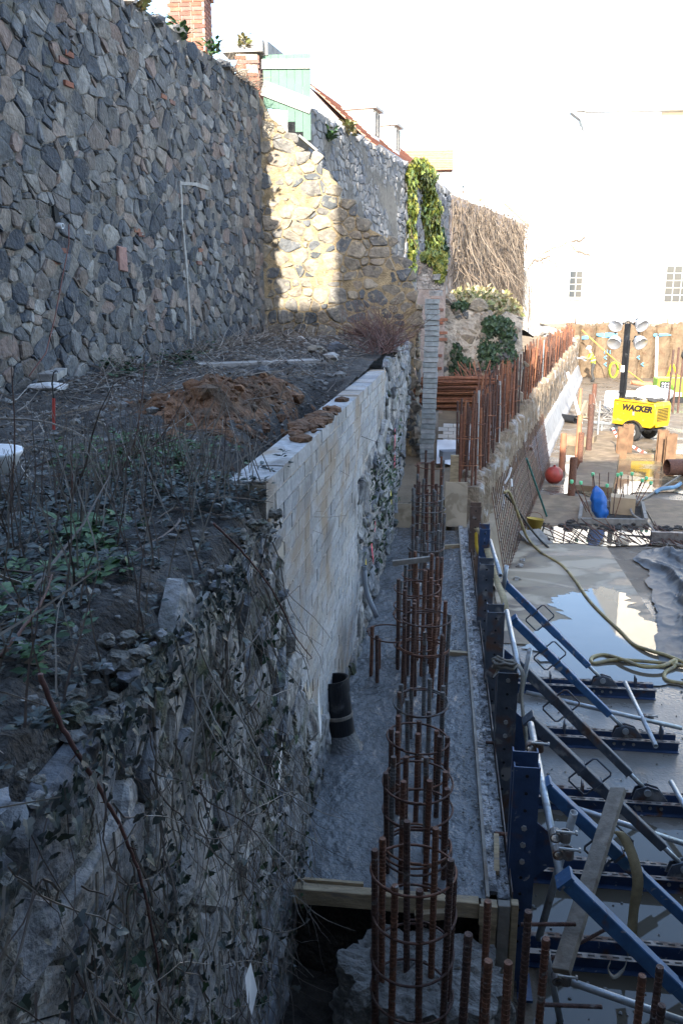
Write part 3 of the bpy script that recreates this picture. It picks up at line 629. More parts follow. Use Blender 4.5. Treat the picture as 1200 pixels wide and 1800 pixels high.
# ------------------------------------------------------------ brick pier with lintel, green garden door, chimney
bp = thing('brick_gate_pier', 'crumbling brick gate pier with stone lintel above the ruined wall', 'pier', (-3.6, 17, 8.2))
MB().box((-3.72, 16.95, 8.55), (.42, .5, 1.05), j=.02).build('core', M('pale_mortar', (.48, .42, .34), (9, .7, 1.2), .92, (.7, 30)), bp)
bb = MB().box((0, 0, 0), (.02, .21, .062)).mesh('brick', m_brick); bf = MB().box((0, 0, 0), (.2, .02, .062)).mesh('brick', m_brick)
for c in range(13):
    for k in range(2):
        inst('brick', bb, bp, (-3.505, 16.83 + k * .22 + (.05 if c % 2 else 0), 8.1 + c * .075), world=True)
        if rnd.random() < .7: inst('brick', bf, bp, (-3.84 + k * .21 + (.04 if c % 2 else 0), 16.695, 8.1 + c * .075), world=True)
MB().box((-3.8, 16.95, 9.2), (.75, .6, .22), j=.02).build('capstone', m_conc, bp)
MB().bar((-3.45, 16.8, 9.17), (-3.05, 19.2, 9.17), .22, .24).build('lintel', m_conc, bp)
gd = thing('green_garden_door', 'open pale green plank door with white cross battens on the wall top', 'door', (-3.0, 16.85, 7.4))
DY = 16.82
for k in range(6):
    x0 = -3.44 + k * .15; zb = pl(x0 + .07, [(-3.45, 8.15), (-3.0, 8.1), (-2.9, 7.85), (-2.55, 7.5)])
    MB().box((x0 + .072, DY, (9.06 + zb) / 2), (.144, .03, 9.06 - zb)).build('plank', m_dgreen, gd)
MB().bar((-3.46, DY - .03, 8.90), (-2.52, DY - .03, 8.88), .03, .16).build('batten', m_whitewood, gd)
MB().bar((-3.46, DY - .03, 8.50), (-2.52, DY - .03, 8.15), .03, .26).build('batten', m_whitewood, gd)
MB().bar((-2.75, DY - .2, 7.62), (-2.42, DY - .1, 7.36), .12, .04).build('sill_board', m_whitewood, gd)
ch = thing('brick_chimney', 'red brick chimney rising behind the tall stone wall', 'chimney', (-4.95, 17.4, 8))
MB().box((-4.97, 17.4, 9.2), (.70, .55, 3.0)).build('mortar_core', m_blockmortar, ch)
b1 = MB().box((0, 0, 0), (.215, .02, .062)).mesh('brick', m_brick); b2_ = MB().box((0, 0, 0), (.02, .215, .062)).mesh('brick', m_brick)
for c in range(24):
    for k in range(3):
        inst('brick', b1, ch, (-5.2 + k * .228 + (.03 if c % 2 else -.02), 17.12, 8.85 + c * .075), world=True)
        if k < 2: inst('brick', b2_, ch, (-4.615, 17.26 + k * .25 + (.03 if c % 2 else 0), 8.85 + c * .075), world=True)
MB().box((-4.97, 17.4, 10.3), (.80, .66, .12)).build('cap', m_brick, ch)

# ------------------------------------------------------------ houses behind
def tile_rows(t, A, B, C_, D_, rows, name='tile_row'):
    A, B, C_, D_ = map(Vector, (A, B, C_, D_)); nrm = (B - A).cross(D_ - A).normalized()
    if nrm.z < 0: nrm = -nrm
    for r_ in range(rows):
        a = A.lerp(D_, r_ / rows); b = B.lerp(C_, r_ / rows); c = B.lerp(C_, (r_ + 1.12) / rows); d = A.lerp(D_, (r_ + 1.12) / rows)
        up = nrm * .05; MB().add([a + up * 1.2, b + up * 1.2, c + up * .2, d + up * .2, a, b, c, d], [(0, 1, 2, 3), (4, 7, 6, 5), (0, 4, 5, 1), (1, 5, 6, 2), (2, 6, 7, 3), (3, 7, 4, 0)]).build(name, m_tile, t)
h1 = thing('dormer_house', 'white house with orange tiled roof and two dormers behind the boundary wall', 'house', (-5, 38, 2))
hd = Vector((.19, .98, 0)).normalized(); hn = Vector((hd.y, -hd.x, 0)); RA = Vector((-5.0, 31.6, 12.1)); RB = RA + hd * 13.6
tile_rows(h1, RA + hn * 2.6 - Vector((0, 0, 2.3)), RB + hn * 2.6 - Vector((0, 0, 2.3)), RB, RA, 14)
MB().prism([(0, 0), (13.6, 0), (13.6, 7.3), (0, 7.3)], hd, (0, 0, 1), hn, RA + Vector((0, 0, -9.6)), -4, 2.3).build('wall', m_white, h1)
MB().prism([(-2.5, 9.3 - 9.6 + .0), (2.5, 9.3 - 9.6), (0, 2.2)], hn, (0, 0, 1), hd, RA - Vector((0, 0, 2.3)), .1, 13.5).build('gable_fill', m_white, h1)
for k, s in enumerate((2.7, 6.0)):
    o = RA + hd * s + hn * .85 + Vector((0, 0, -1.45))
    d = MB().prism([(0, -.1), (1.0, -.1), (1.0, .95), (0, .95)], hd, (0, 0, 1), hn, o, -.8, .9).build('dormer', m_white, h1)
    MB().prism([(-.1, .96), (1.1, .96), (1.1, 1.06), (-.1, 1.06)], hd, (0, 0, 1), hn, o, -.85, 1.05).build('roof_slab', m_whitewood, d)
    MB().prism([(.15, .1), (.85, .1), (.85, .85), (.15, .85)], hd, (0, 0, 1), hn, o, .9, .93).build('pane', m_glass, d)
    mb = MB()
    for q in (.15, .5, .85): mb.prism([(q - .03, .07), (q + .03, .07), (q + .03, .88), (q - .03, .88)], hd, (0, 0, 1), hn, o, .91, .96)
    mb.build('sash', m_whitewood, d)
MB().tube([RA + hn * 2.75 - Vector((0, 0, 2.3)), RB + hn * 2.75 + hd * .2 - Vector((0, 0, 2.3))], .07, 8).build('gutter', m_black, h1)
h2 = thing('gabled_house', 'white gabled house with plain orange roof behind the ivy', 'house', (-1, 52, 2))
tile_rows(h2, (-5.2, 49.4, 11.55), (.45, 49.4, 11.55), (.45, 51.6, 12.9), (-5.2, 51.6, 12.9), 11)
tile_rows(h2, (-5.2, 53.8, 11.55), (.45, 53.8, 11.55), (.45, 51.6, 12.9), (-5.2, 51.6, 12.9), 6)
MB().prism([(-5.1, 2), (.4, 2), (.4, 11.5), (-5.1, 11.5)], (1, 0, 0), (0, 0, 1), (0, 1, 0), (0, 0, 0), 49.7, 53.5).build('wall', m_white, h2)
MB().prism([(49.6, 2), (53.6, 2), (53.6, 11.5), (51.6, 12.8), (49.6, 11.5)], (0, 1, 0), (0, 0, 1), (1, 0, 0), (.4, 0, 0), 0, .5).build('gable', m_white, h2)
MB().box((.93, 51.3, 10.6), (.04, .5, 1.6)).build('window', m_glass, h2)
MB().tube([(1.05, 49.6, 11.4), (1.05, 49.6, 8)], .05, 6).build('downpipe', m_grey, h2)
MB().box((1.1, 49.5, 10.9), (.3, .25, .35)).build('floodlight', m_grey, h2)
h3 = thing('distant_house', 'distant white house with red verge and stubby chimney above the vine wall', 'house', (5, 70, 2))
MB().prism([(1.5, 2), (7.2, 2), (7.2, 9.6), (4.8, 11.9), (1.5, 11.9)], (1, 0, 0), (0, 0, 1), (0, 1, 0), (0, 0, 0), 70, 76).build('wall', m_white, h3)
MB().bar((4.7, 69.9, 12.0), (7.5, 69.9, 9.5), .3, .16, up=(1, 0, 1)).build('verge', m_tile, h3)
MB().box((6.0, 72, 11.8), (1.1, .8, 1.3)).build('chimney', m_cardboard, h3)
MB().box((3.0, 72, 12.6), (.9, .8, 1.2)).build('chimney', m_cardboard, h3)
wh = thing('white_house', 'large white sunlit house with small paned windows beyond the pit', 'house', (14, 66, 2))
MB().prism([(6.8, 2), (9.6, 2), (9.6, 9.8), (6.8, 9.8)], (1, 0, 0), (0, 0, 1), (0, 1, 0), (0, 0, 0), 66.4, 76).build('wing', m_white, wh)
MB().prism([(9.6, 2), (40, 2), (40, 17.2), (9.6, 17.2)], (1, 0, 0), (0, 0, 1), (0, 1, 0), (0, 0, 0), 66, 80).build('wall', m_white, wh)
MB().prism([(15.2, 17.2), (40, 17.2), (40, 27), (27, 29), (15.2, 22.5)], (1, 0, 0), (0, 0, 1), (0, 1, 0), (0, 0, 0), 66.3, 78).build('upper_wall', m_cream, wh)
MB().box((25, 65.75, 17.6), (31.8, 1.0, .16)).build('eave', m_white, wh)
MB().prism([(-1.0, 0), (0, 0), (0, -1.2), (-.3, -.5)], (1, 0, 0), (0, 0, 1), (0, 1, 0), (9.75, 0, 17.5), 65.4, 66.2).build('eave_return_shade', m_grey, wh)  # eave return; shade beneath the gutter put into its grey
def sash(t, x, z, w_, h_, y, nx, nz_):
    f = MB().box((x, y, z), (w_ + .16, .06, h_ + .16)).build('window', m_whitewood, t)
    pm = MB().box((0, 0, 0), (w_ / nx - .06, .04, h_ / nz_ - .06)).mesh('pane', m_glass)
    for i in range(nx):
        for k in range(nz_): inst('pane', pm, f, (x - w_ / 2 + (i + .5) * w_ / nx, y - .035, z - h_ / 2 + (k + .5) * h_ / nz_), world=True)
    MB().box((x, y - .05, z - h_ / 2 - .14), (w_ + .3, .2, .08)).build('sill', m_conc, f)
sash(wh, 9.98, 5.7, .95, 1.9, 65.97, 2, 4); sash(wh, 17.3, 5.7, 1.7, 2.6, 65.97, 3, 5)
for (x, z) in ((24.5, 5.7), (31.5, 5.7), (24.5, 11.8), (31.5, 11.8)): sash(wh, x, z, 1.7, 2.6, 65.97, 3, 5)
cl = thing('wall_climber', 'bare orange-brown climber spreading on the white house', 'creeper', (7.1, 66.2, 2.6)); mb = MB(); rg = random.Random(2)
for (a, b) in [((928, 590), (928, 470)), ((928, 470), (950, 445)), ((950, 445), (1000, 425)), ((1000, 425), (1010, 440)), ((1000, 425), (1030, 418)), ((950, 450), (985, 470)), ((1010, 440), (1035, 450)), ((940, 460), (965, 452))]:
    A = at(*a, y=65.85); B = at(*b, y=65.85); pts = [A.lerp(B, q / 6) + Vector((rg.uniform(-.1, .1), 0, rg.uniform(-.12, .12))) for q in range(7)]; mb.tube(pts, .06, 5)
    for q in range(3): twig(mb, A.lerp(B, rg.random()), rv(rg) * Vector((1, .1, 1)), .9, .025, rg, .3, 5, 3)
mb.build('branches', m_vine, cl)
wp = at(928, 500, y=46); tag(MB().bar((4.35, 45.6, 2.7), (4.25, 45.5, 6.1), .45, .14, up=(0, 1, 0)).build('white_board', m_whitewood), 'tall white board leaning at the far end of the vine wall', 'board')
tag(MB().tube([(4.85, 46.2, 2.7), (4.75, 46.2, 5.6)], .09, 6).build('wooden_post', m_stem), 'weathered wooden post standing beside the white board', 'post')

# ------------------------------------------------------------ unseen house behind the camera, inferred from its shadow, shaped to shade the site
sh = thing('shading_townhouse', 'unseen tall house behind the viewpoint, shaped to shade the near site', 'house', (0, -5.5, 0))
MB().box((8.0, 2.3, 3.2), (8.6, 7.6, 6.4)).build('added_shade_wing', m_conc, sh)  # unseen wing added to darken the near wall and water
m_shade = M('dark_caster_stone', (.16, .15, .14), (3, .8, 1.15), .9, (.4, 20))  # kept dark so the unseen house bounces little light
MB().box((-9.05, -5.5, 7.1), (8.0, 8, 14.2)).build('wing', m_shade, sh)  # lower block sized to keep the sun off the terrace
MB().box((-3.63, -5.5, 8.9), (2.84, 8.02, 17.8)).build('shadow_tower', m_shade, sh)  # tall block sized and set to shadow the cross wall
MB().box((8.9, -5.5, 6.95), (22.2, 7.98, 13.9)).build('wall', m_shade, sh)
for k in range(6):
    for q in range(3): MB().box((-1 + k * 3.6, -1.48, 2.5 + q * 3.4), (1.1, .06, 1.7)).build('window', m_glass, sh)
# ------------------------------------------------------------ reinforcing bars
def rebar_mesh(L, r=.0185, rib=.027, mat=None, n=8):
    mb = MB(); pts = []; rr = []; z = 0
    while z < L - .03:
        pts += [(0, 0, z), (0, 0, z + rib * .62), (0, 0, z + rib * .72), (0, 0, z + rib * .9)]; rr += [r, r, r * 1.14, r * 1.14]; z += rib
    pts.append((0, 0, L)); rr.append(r); mb.tube(pts, rr, n); return mb.mesh('bar', mat or m_rust)
BARS = [(L, rebar_mesh(L)) for L in (1.0, 1.15, 1.3, 1.5, 1.75)]
BARG = [(L, rebar_mesh(L, mat=m_rustgrey)) for L in (1.0, 1.15, 1.3, 1.5, 1.75)]
def hoop_mesh(r, t, mat, n=40, k=6):
    ov = .22; mb = MB(); a0 = rnd.uniform(0, 6); m = int(n * 1.12)
    pts = [((r + .012 * i / m) * math.cos(a0 + i * 2 * math.pi / n), (r + .012 * i / m) * math.sin(a0 + i * 2 * math.pi / n), .016 * i / m) for i in range(m)]
    return mb.tube(pts, t, k).mesh('hoop', mat, True)
HOOPS = [hoop_mesh(.222, .0075, m_rust) for _ in range(4)]; HOOPG = [hoop_mesh(.222, .0075, m_rustgrey) for _ in range(3)]
def wire_ties(parent, pts):
    mb = MB()
    for p in pts:
        for q in range(2): mb.tube([Vector(p) + Vector((rnd.uniform(-.02, .02), rnd.uniform(-.02, .02), rnd.uniform(-.015, .02))) for _ in range(4)], .0022, 3)
    mb.build('tie_wire', m_rustgrey, parent, kind='stuff')
def cage(x, y, z0, ztop, hoops, label, nb=8, grey=False, lean=0, phase=None, group='reinforcing cages in the capping beam', rag=.16, missing=()):
    t = thing('rebar_cage', label, 'rebar cage', (x, y, z0), group); ph = rnd.uniform(0, .7) if phase is None else phase; ties = []
    for k in range(nb):
        if k in missing: continue
        a = ph + k * 2 * math.pi / nb + rnd.uniform(-.08, .08); L = ztop - z0 + rnd.uniform(-rag, rag)
        bl, me = min(BARG if (grey or rnd.random() < .12) else BARS, key=lambda q: abs(q[0] - L)); s = L / bl
        inst('bar', me, t, (.2 * math.cos(a), .2 * math.sin(a), 0), (rnd.uniform(-.02, .02), rnd.uniform(-.02, .02) + lean, rnd.uniform(0, 6)), (1, 1, s))
    for h in hoops:
        me = rnd.choice(HOOPG if grey else HOOPS)
        inst('hoop', me, t, (rnd.uniform(-.008, .008) + lean * (h - z0), rnd.uniform(-.008, .008), h - z0), (rnd.uniform(-.07, .07), rnd.uniform(-.07, .07), rnd.uniform(0, 6)))
        ties += [(x + .21 * math.cos(ph + k * 2 * math.pi / nb), y + .21 * math.sin(ph + k * 2 * math.pi / nb), h) for k in range(0, nb, 3)]
    wire_ties(t, ties); return t
LB = lambda k: '%s rusty cage in the row counting away from the near timber stop-end' % ORD[k]
cage(-.05, 3.86, .12, 1.74, (1.66, 1.38, 1.12, .86), 'nearest rusty rebar cage, standing in front of the timber stop-end', 8, phase=.2, rag=.1)
cage(-.06, 4.82, .7, 1.66, (1.58, 1.38, 1.12, 1.09, 1.06), LB(0), 8, rag=.1)
cage(-.07, 5.55, .7, 1.55, (1.48, 1.2), LB(1), 8, rag=.1)
cage(-.07, 6.35, .7, 1.45, (1.36, 1.36), LB(2), 8, True, rag=.07)
cage(-.06, 7.15, .7, 1.88, (1.80, 1.52, 1.50), LB(3), 9, rag=.16)
cage(-.16, 7.95, .7, 1.95, (1.8, 1.62, 1.5, 1.2), LB(4), 9, rag=.2)
cage(-.40, 7.7, .7, 1.42, (1.40,), 'short half cage of three bars left of the row beside the grey conduit', 7, missing=(0, 1, 6, 5), phase=.5)
cage(-.12, 8.9, .7, 1.72, (1.62, 1.3), LB(5), 8, rag=.15)
cage(-.10, 10.1, .7, 1.78, (1.60, 1.58, 1.2), LB(6), 8, True, rag=.3)
cage(-.10, 11.0, .7, 2.12, (2.0, 1.86, 1.6), LB(7), 8, True, rag=.15)
cage(-.12, 12.0, .7, 2.0, (1.9, 1.55), LB(8), 8, rag=.15)
cage(-.10, 12.9, .7, 2.2, (2.08, 1.7), LB(9), 8, rag=.12)
# starter bars poking up in the lower right corner
for (px, py, d, lab) in [(812, 1637, 3.6, 'leftmost single starter bar beside the nearest cage'), (860, 1582, 4.2, 'starter bar standing against the timber upright'), (855, 1685, 3.6, 'short starter bar left of centre in the front pair'), (897, 1685, 3.6, 'short starter bar right of centre in the front pair'), (926, 1597, 3.9, 'tallest starter bar beside the blue steel post'), (953, 1645, 3.9, 'starter bar just right of the blue steel post'), (1130, 1717, 3.9, 'concrete-tipped starter bar under the near blue prop'), (1157, 1705, 4.05, 'starter bar touching the near blue prop'), (1152, 1765, 3.85, 'shortest starter bar at the lower right edge')]:
    p = CAM + (_f + _r * ((px - 600) / 1453) + _u * ((900 - py) / 1453)) * d
    o = tag(inst('starter_bar', BARS[4][1], None, (p.x, p.y, p.z - 1.75), (rnd.uniform(-.015, .015), rnd.uniform(-.015, .015), rnd.uniform(0, 6))), lab, 'rebar', 'starter bars in the front corner')
br = BARS[0][1]
tag(inst('loose_bar', br, None, tuple(at(915, 1625, y=4.2)), (0, R(89), .1), (.6, .6, .32)), 'thin short bar sticking out level beside the blue post', 'rebar')
tag(inst('loose_bar', br, None, tuple(at(955, 1766, y=3.9)), (0, R(89), .05), (.6, .6, .32)), 'thin short bar sticking out level near the bottom edge', 'rebar')
tag(inst('loose_bar', br, None, tuple(at(960, 1690, y=4.6)), (0, R(55), .1), (.6, .6, .5)), 'thin rusty bar slanting behind the leaning plank', 'rebar')

# ------------------------------------------------------------ broken pile head in the trench
def pilehead():
    mb = MB()
    def fn(u, v):
        a = u * 2 * math.pi; r_ = (1 if v < .8 else max(.02, (1 - (v - .8) / .2))) ; z = .05 + min(v / .8, 1) * .72 + (.06 * (v - .8) / .2 if v > .8 else 0)
        q = 1 + .20 * fb(math.cos(a) * 1.4, math.sin(a) * 1.4, z * 1.2, 1.3) + .07 * fb(math.cos(a) * 3, math.sin(a) * 3, z * 4, 2)
        rx, ry = (.50, .34); return Vector((.02 + rx * q * r_ * math.cos(a), 4.12 + ry * q * r_ * math.sin(a), z + .05 * fb(math.cos(a) * r_, math.sin(a) * r_, 3, 3)))
    mb.grid(fn, 90, 44); return mb
tag(pilehead().build('broken_pile_head', m_rubble, smooth=False), 'rough broken grey concrete pile head below the timber stop-end', 'concrete')
for k, (x, y, z, r_) in enumerate([(.3, 3.55, .3, .2), (-.3, 3.3, .25, .12), (.2, 3.0, .28, .16)]):
    tag(MB().blob((x, y, z), (r_, r_ * .9, r_ * .7), k + 3, .35, 3).build('concrete_lump', m_rubble), ['large concrete lump at the right foot of the nearest cage', 'small concrete lump in the dark trench left of the cage', 'concrete lump at the bottom edge below the nearest cage'][k], 'concrete')

# ------------------------------------------------------------ timber stop-ends
se = thing('timber_stop_end', 'near timber stop-end with cross beam and uprights', 'formwork', (-.2, 4.5, .8))
MB().box((-.265, 4.515, .915), (1.22, .07, .115)).build('cross_beam', m_timber, se, bevel=.004)
MB().box((-.61, 4.565, .965), (.44, .022, .05)).build('packing_strip', m_timber, se)
for k, (x, w_, z1, y) in enumerate([(.405, .10, 1.0, 4.47), (.50, .075, .985, 4.49), (.567, .045, .99, 4.50)]):
    MB().box((x, y, z1 / 2), (w_, .06, z1)).build('upright', m_timber if k != 1 else m_timbgrey, se, bevel=.004)
MB().box((.40, 4.435, .93), (.11, .02, .14)).build('cleat', m_timber, se)
MB().bar((.38, 3.5, .5), (.42, 4.4, .55), .035, .36).build('side_board', m_timbgrey, se)
MB().bar((-.05, 4.46, .86), (.16, 4.46, .90), .05, .05).build('offcut', m_timber, se)
mb = MB(); mb.tube([(.36 + .01 * math.sin(i * 1.7), 4.36, .75 - .05 * i) for i in range(12)], [.012 + .006 * (i % 2) for i in range(12)], 6); mb.build('foam_drip', m_paper, se, smooth=True)
fe = thing('plywood_stop_end', 'far plywood stop-end closing the pour, with timber posts', 'formwork', (.1, 13.35, .9))
for (a, b, y, mt, nm) in [((692, 932), (776, 887), 13.32, m_ply, 'board'), ((780, 925), (822, 848), 13.36, m_ply, 'board'), ((790, 850), (806, 800), 13.40, m_timber, 'post'), ((685, 925), (692, 857), 13.25, m_timbgrey, 'post')]:
    A = at(*a, y=y); B = at(*b, y=y); MB().box(((A.x + B.x) / 2, y, (A.z + B.z) / 2), (abs(B.x - A.x), .025 if nm == 'board' else .06, abs(B.z - A.z))).build(nm, mt, fe)
A = at(690, 990, y=8.7); B = at(757, 982, y=8.7)
tag(MB().bar(A, B, .05, .055).build('timber_batten', m_timbgrey), 'short grey timber batten lying across the cages', 'timber')
A = at(735, 942, z=.96); 
tag(MB().bar((.10, 12.2, .97), (.40, 12.3, .97), .05, .06).build('timber_spacer', m_timber), 'timber spacer bedded in the far fresh concrete', 'timber')
tag(MB().bar((.17, 8.3, .96), (.40, 8.28, .96), .05, .06).build('timber_spacer', m_timber), 'timber spacer bedded beside the formwork midway along the pour', 'timber')

# ------------------------------------------------------------ steel-edged formwork along the pour
fo = thing('formwork_shutter', 'long formwork shutter edging the fresh concrete, top spattered with cement', 'formwork', (.47, 9, 0))
m_splat = M('cement_spattered_steel', (.30, .305, .31), (16, .6, 1.3), .6, (1, 60), over=[((.055, .057, .06), 7, .5, .6), ((.52, .52, .52), 11, .6, .68)], bdist=.02)
MB().box((.4, 8.95, .55), (.022, 8.9, .93)).build('inner_board', m_timbgrey, fo)
for k in range(5):
    y0 = 4.55 + k * 1.76; MB().box((.437, y0 + .875, 1.0), (.05, 1.745, .026), j=.002).build('top_rail', m_splat, fo)
    def ft(u, v): 
        x = lerp(.464, .545, u); y = lerp(y0, y0 + 1.75, v); return Vector((x, y, .965 + .012 * fb(x, y, 0, 9) + .008 * fb(x, y, 1, 30)))
    MB().grid(ft, 8, 90).build('cement_fill', m_splat, fo)
    MB().box((.556, y0 + .875, .62), (.006, 1.745, .80)).build('edge_plate', m_railtop, fo)
MB().box((.505, 8.95, .5), (.085, 8.8, .9)).build('backing', m_timbgrey, fo)
mb = MB(); rg = random.Random(77)
for k in range(800):
    y = rg.uniform(4.6, 13); x = rg.choice((rg.gauss(.44, .012), rg.uniform(.46, .545), rg.uniform(.25, .4))); r_ = rg.uniform(.003, .011)
    zz = 1.013 if .412 < x < .462 else .972; mb.blob((x, y, zz), (r_ * 1.3, r_ * 1.6, r_ * .8), k, .4, 1)
mb.build('cement_lumps', m_rubble, fo, kind='stuff')
for (px, py) in [(870, 1465), (853, 1305)]:
    A = at(px, py, z=1.0); MB().tube([A, A + Vector((.10, 0, .0))], .014, 8).build('tie_bar', m_rust, fo)
MB().bar((.47, 4.75, 1.0), (.49, 5.12, 1.02), .035, .03).build('loose_batten', m_timber, fo)

# steel soldier posts
def post(x, y, top, w_, mat, label, bolts, z0=0.02, dy=.1):
    t = thing('steel_soldier', label, 'steel post', (x, y, 0), 'steel soldiers holding the formwork')
    for s in (0, 1):
        yy = y + s * (dy + .03); zt = top - (0 if s == 0 else -.035); f = 1 if s == 0 else -1
        mb = MB(); mb.box((x, yy, (z0 + zt) / 2), (w_, .009, zt - z0))
        for q in (-1, 1): mb.box((x + q * (w_ / 2 - .0045), yy + (.028 if s == 0 else -.002) + (.0045 if s == 0 else .03), (z0 + zt) / 2 - .001), (.009, .055, zt - z0))
        mb.build('channel', mat, t)
    hole = MB().lathe([(.011, .0), (.011, .004), (.0, .004)], (0, 0, 0), (0, -1, 0), 10).mesh('bolt_hole', m_dark); bol = MB().lathe([(.019, 0), (.019, .014), (.0, .014)], (0, 0, 0), (0, -1, 0), 6).mesh('bolt', m_bolt)
    z = top - .06; k = 0
    while z > .4:
        inst('bolt' if k in bolts else 'bolt_hole', bol if k in bolts else hole, t, (x, y - .0055, z), world=True); z -= .125; k += 1
    MB().box((x, y + dy / 2, .035), (w_ + .08, dy + .14, .02)).build('base_plate', mat, t)
    return t
post(.63, 4.78, 1.77, .165, m_blue, 'nearest dark blue steel soldier post with bolts', (3, 4, 5))
post(.63, 6.3, 1.70, .165, m_bluerust, 'second steel soldier post from the front, draped with a dirty strap', (0, 3, 4))
post(.615, 7.6, 1.72, .165, m_bluerust, 'third steel soldier post from the front, scuffed blue grey', ())
post(.605, 9.1, 1.72, .165, m_bluerust, 'fourth steel soldier post from the front, rust streaked', ())
post(.66, 10.6, 1.72, .13, m_blue, 'fifth soldier post, narrow dark blue, with a yellow strap', ())
post(.60, 12.0, 1.67, .16, M('rust_brown_steel', (.115, .075, .055), (8, .6, 1.3), .75, (.3, 40), over=[((.28, .27, .26), 6, .6, .7)]), 'farthest soldier post, rust brown, by the plywood stop-end', ())
# gusset plates bolted to the posts and the raking props
def prop(y, label, mat, handle=.5, top=(.82, 1.40), base=2.06):
    t = thing('raking_prop', label, 'steel prop', (base, y, .1), 'raking props bracing the formwork'); A = Vector((top[0], y, top[1])); B = Vector((base + rnd.uniform(-.03, .03), y + rnd.uniform(-.03, .03), .2)); d = (B - A).normalized(); e = B - d * .24
    mid = A.lerp(e, .55)
    MB().bar(A, mid + d * .12, .086, .086, up=(0, 1, 0)).build('outer_tube', mat, t, bevel=.006)
    MB().bar(mid, e, .074, .074, up=(0, 1, 0)).build('inner_tube', mat, t, bevel=.006)
    MB().bar(A - d * .012, A + d * .012, .11, .11, up=(0, 1, 0)).build('end_plate', mat, t)
    MB().tube([e - d * .05, B - d * .03], .021, 10).build('screw_jack', m_galv, t, smooth=True)
    MB().tube([B + Vector((0, -.055, -.0)), B + Vector((0, .055, 0))], .034, 12).build('clevis_pin', m_galv, t)
    MB().prism([(-.13, -.085), (.19, -.085), (.10, .03), (-.0, .06), (-.10, .02)], (1, 0, 0), (0, 0, 1), (0, 1, 0), B, -.035, -.022).build('base_bracket', m_bluerust, t)
    MB().prism([(-.13, -.085), (.19, -.085), (.10, .03), (-.0, .06), (-.10, .02)], (1, 0, 0), (0, 0, 1), (0, 1, 0), B, .022, .035).build('base_bracket', m_bluerust, t)
    n = d.cross(Vector((0, 1, 0))).normalized()
    if handle:
        c = A.lerp(e, handle)
        for q in (-1, 1):
            b0 = c + Vector((0, q * .045, 0)); o_ = Vector((0, q * .12, 0)); s = d * .11
            # loop handles stand out above and below the tube
        for q in (-1, 1):
            h0 = c + n * (q * .045); ou = n * (q * .10); s = d * .10
            pts = [h0 - s, h0 - s + ou * .8, h0 - s * .8 + ou, h0 + s * .8 + ou, h0 + s + ou * .8, h0 + s]
            MB().tube(pts, .0085, 6).build('handle', m_bluerust, t, smooth=True)
        MB().bar(c - d * .105, c - d * .085, .094, .094, up=(0, 1, 0)).build('collar', m_bluerust, t); MB().bar(c + d * .085, c + d * .105, .094, .094, up=(0, 1, 0)).build('collar', m_bluerust, t)
    return t
def rail(y, x0, x1, label):
    t = thing('base_rail', label, 'steel rail', (x0, y, 0), 'base rails under the raking props')
    for s in (-1, 1):
        mb = MB(); yy = y + s * .062
        mb.box(((x0 + x1) / 2, yy, .072), (x1 - x0, .009, .12)); mb.box(((x0 + x1) / 2, yy + s * .024, .1285), (x1 - x0, .046, .008)); mb.box(((x0 + x1) / 2, yy + s * .024, .0155), (x1 - x0, .046, .008))
        mb.build('channel', m_blue, t); mw_ = MB().box(((x0 + x1) / 2, yy + s * .024, .135), (x1 - x0 - .002, .05, .0035)).build('worn_flange', m_railtop, t)
    sl_ = MB().box((0, 0, 0), (.045, .012, .003)).mesh('slot', m_dark); x = x0 + .1
    while x < x1 - .05:
        for s in (-1, 1): inst('slot', sl_, t, (x, y + s * .086, .1375), world=True)
        x += .085
    bl_ = MB().lathe([(.017, 0), (.017, .012), (.0, .012)], (0, 0, 0), (0, -1, 0), 6).mesh('bolt', m_bolt)
    for q in range(3): inst('bolt', bl_, t, (2.06 - .1 + q * .1, y - .067, .07), world=True)
    for x in (1.45, 2.45):
        if x < x1: MB().box((x, y, .19), (.012, .12, .12), j=.004).build('lug', m_bluerust, t)
PY = [4.2, 5.15, 6.05, 7.1, 8.25, 9.47]
for k, y in enumerate(PY):
    prop(y, ['nearest blue raking prop at the lower right, scratched', 'second blue raking prop from the front, with a strap over it', 'third raking prop from the front, rusty brown lower half', 'fourth raking prop from the front, dull blue', 'fifth raking prop from the front, clean bright blue', 'farthest raking prop, bright blue with loop handle'][k], [m_bluelight, m_bluelight, m_bluerust, m_bluerust, m_bluelight, m_bluelight][k], [0, .42, .45, .40, .38, .42][k], top=[(.80, 1.42), (.80, 1.42), (.78, 1.44), (.76, 1.46), (.84, 1.40), (.84, 1.38)][k])
    rail(y, .75, [3.0, 2.9, 2.85, 2.75, 2.62, 2.68][k], ['base rail nearest the bottom edge, under water', 'second base rail from the front in muddy water', 'third base rail from the front in muddy water', 'fourth base rail from the front on wet concrete', 'fifth base rail from the front with crossed tubes', 'farthest base rail, beyond the crossed tubes'][k])
# gussets at the posts
for k, y in enumerate((4.9, 6.4, 7.7)):
    tag(MB().prism([(.0, 1.3), (.12, 1.2), (.14, 1.0), (.0, .85)], (1, 0, 0), (0, 0, 1), (0, 1, 0), (.72, 0, 0), y, y + .012).build('gusset_plate', m_blue), '%s blue gusset plate from the front, behind the posts' % ORD[k], 'steel plate', 'gusset plates')

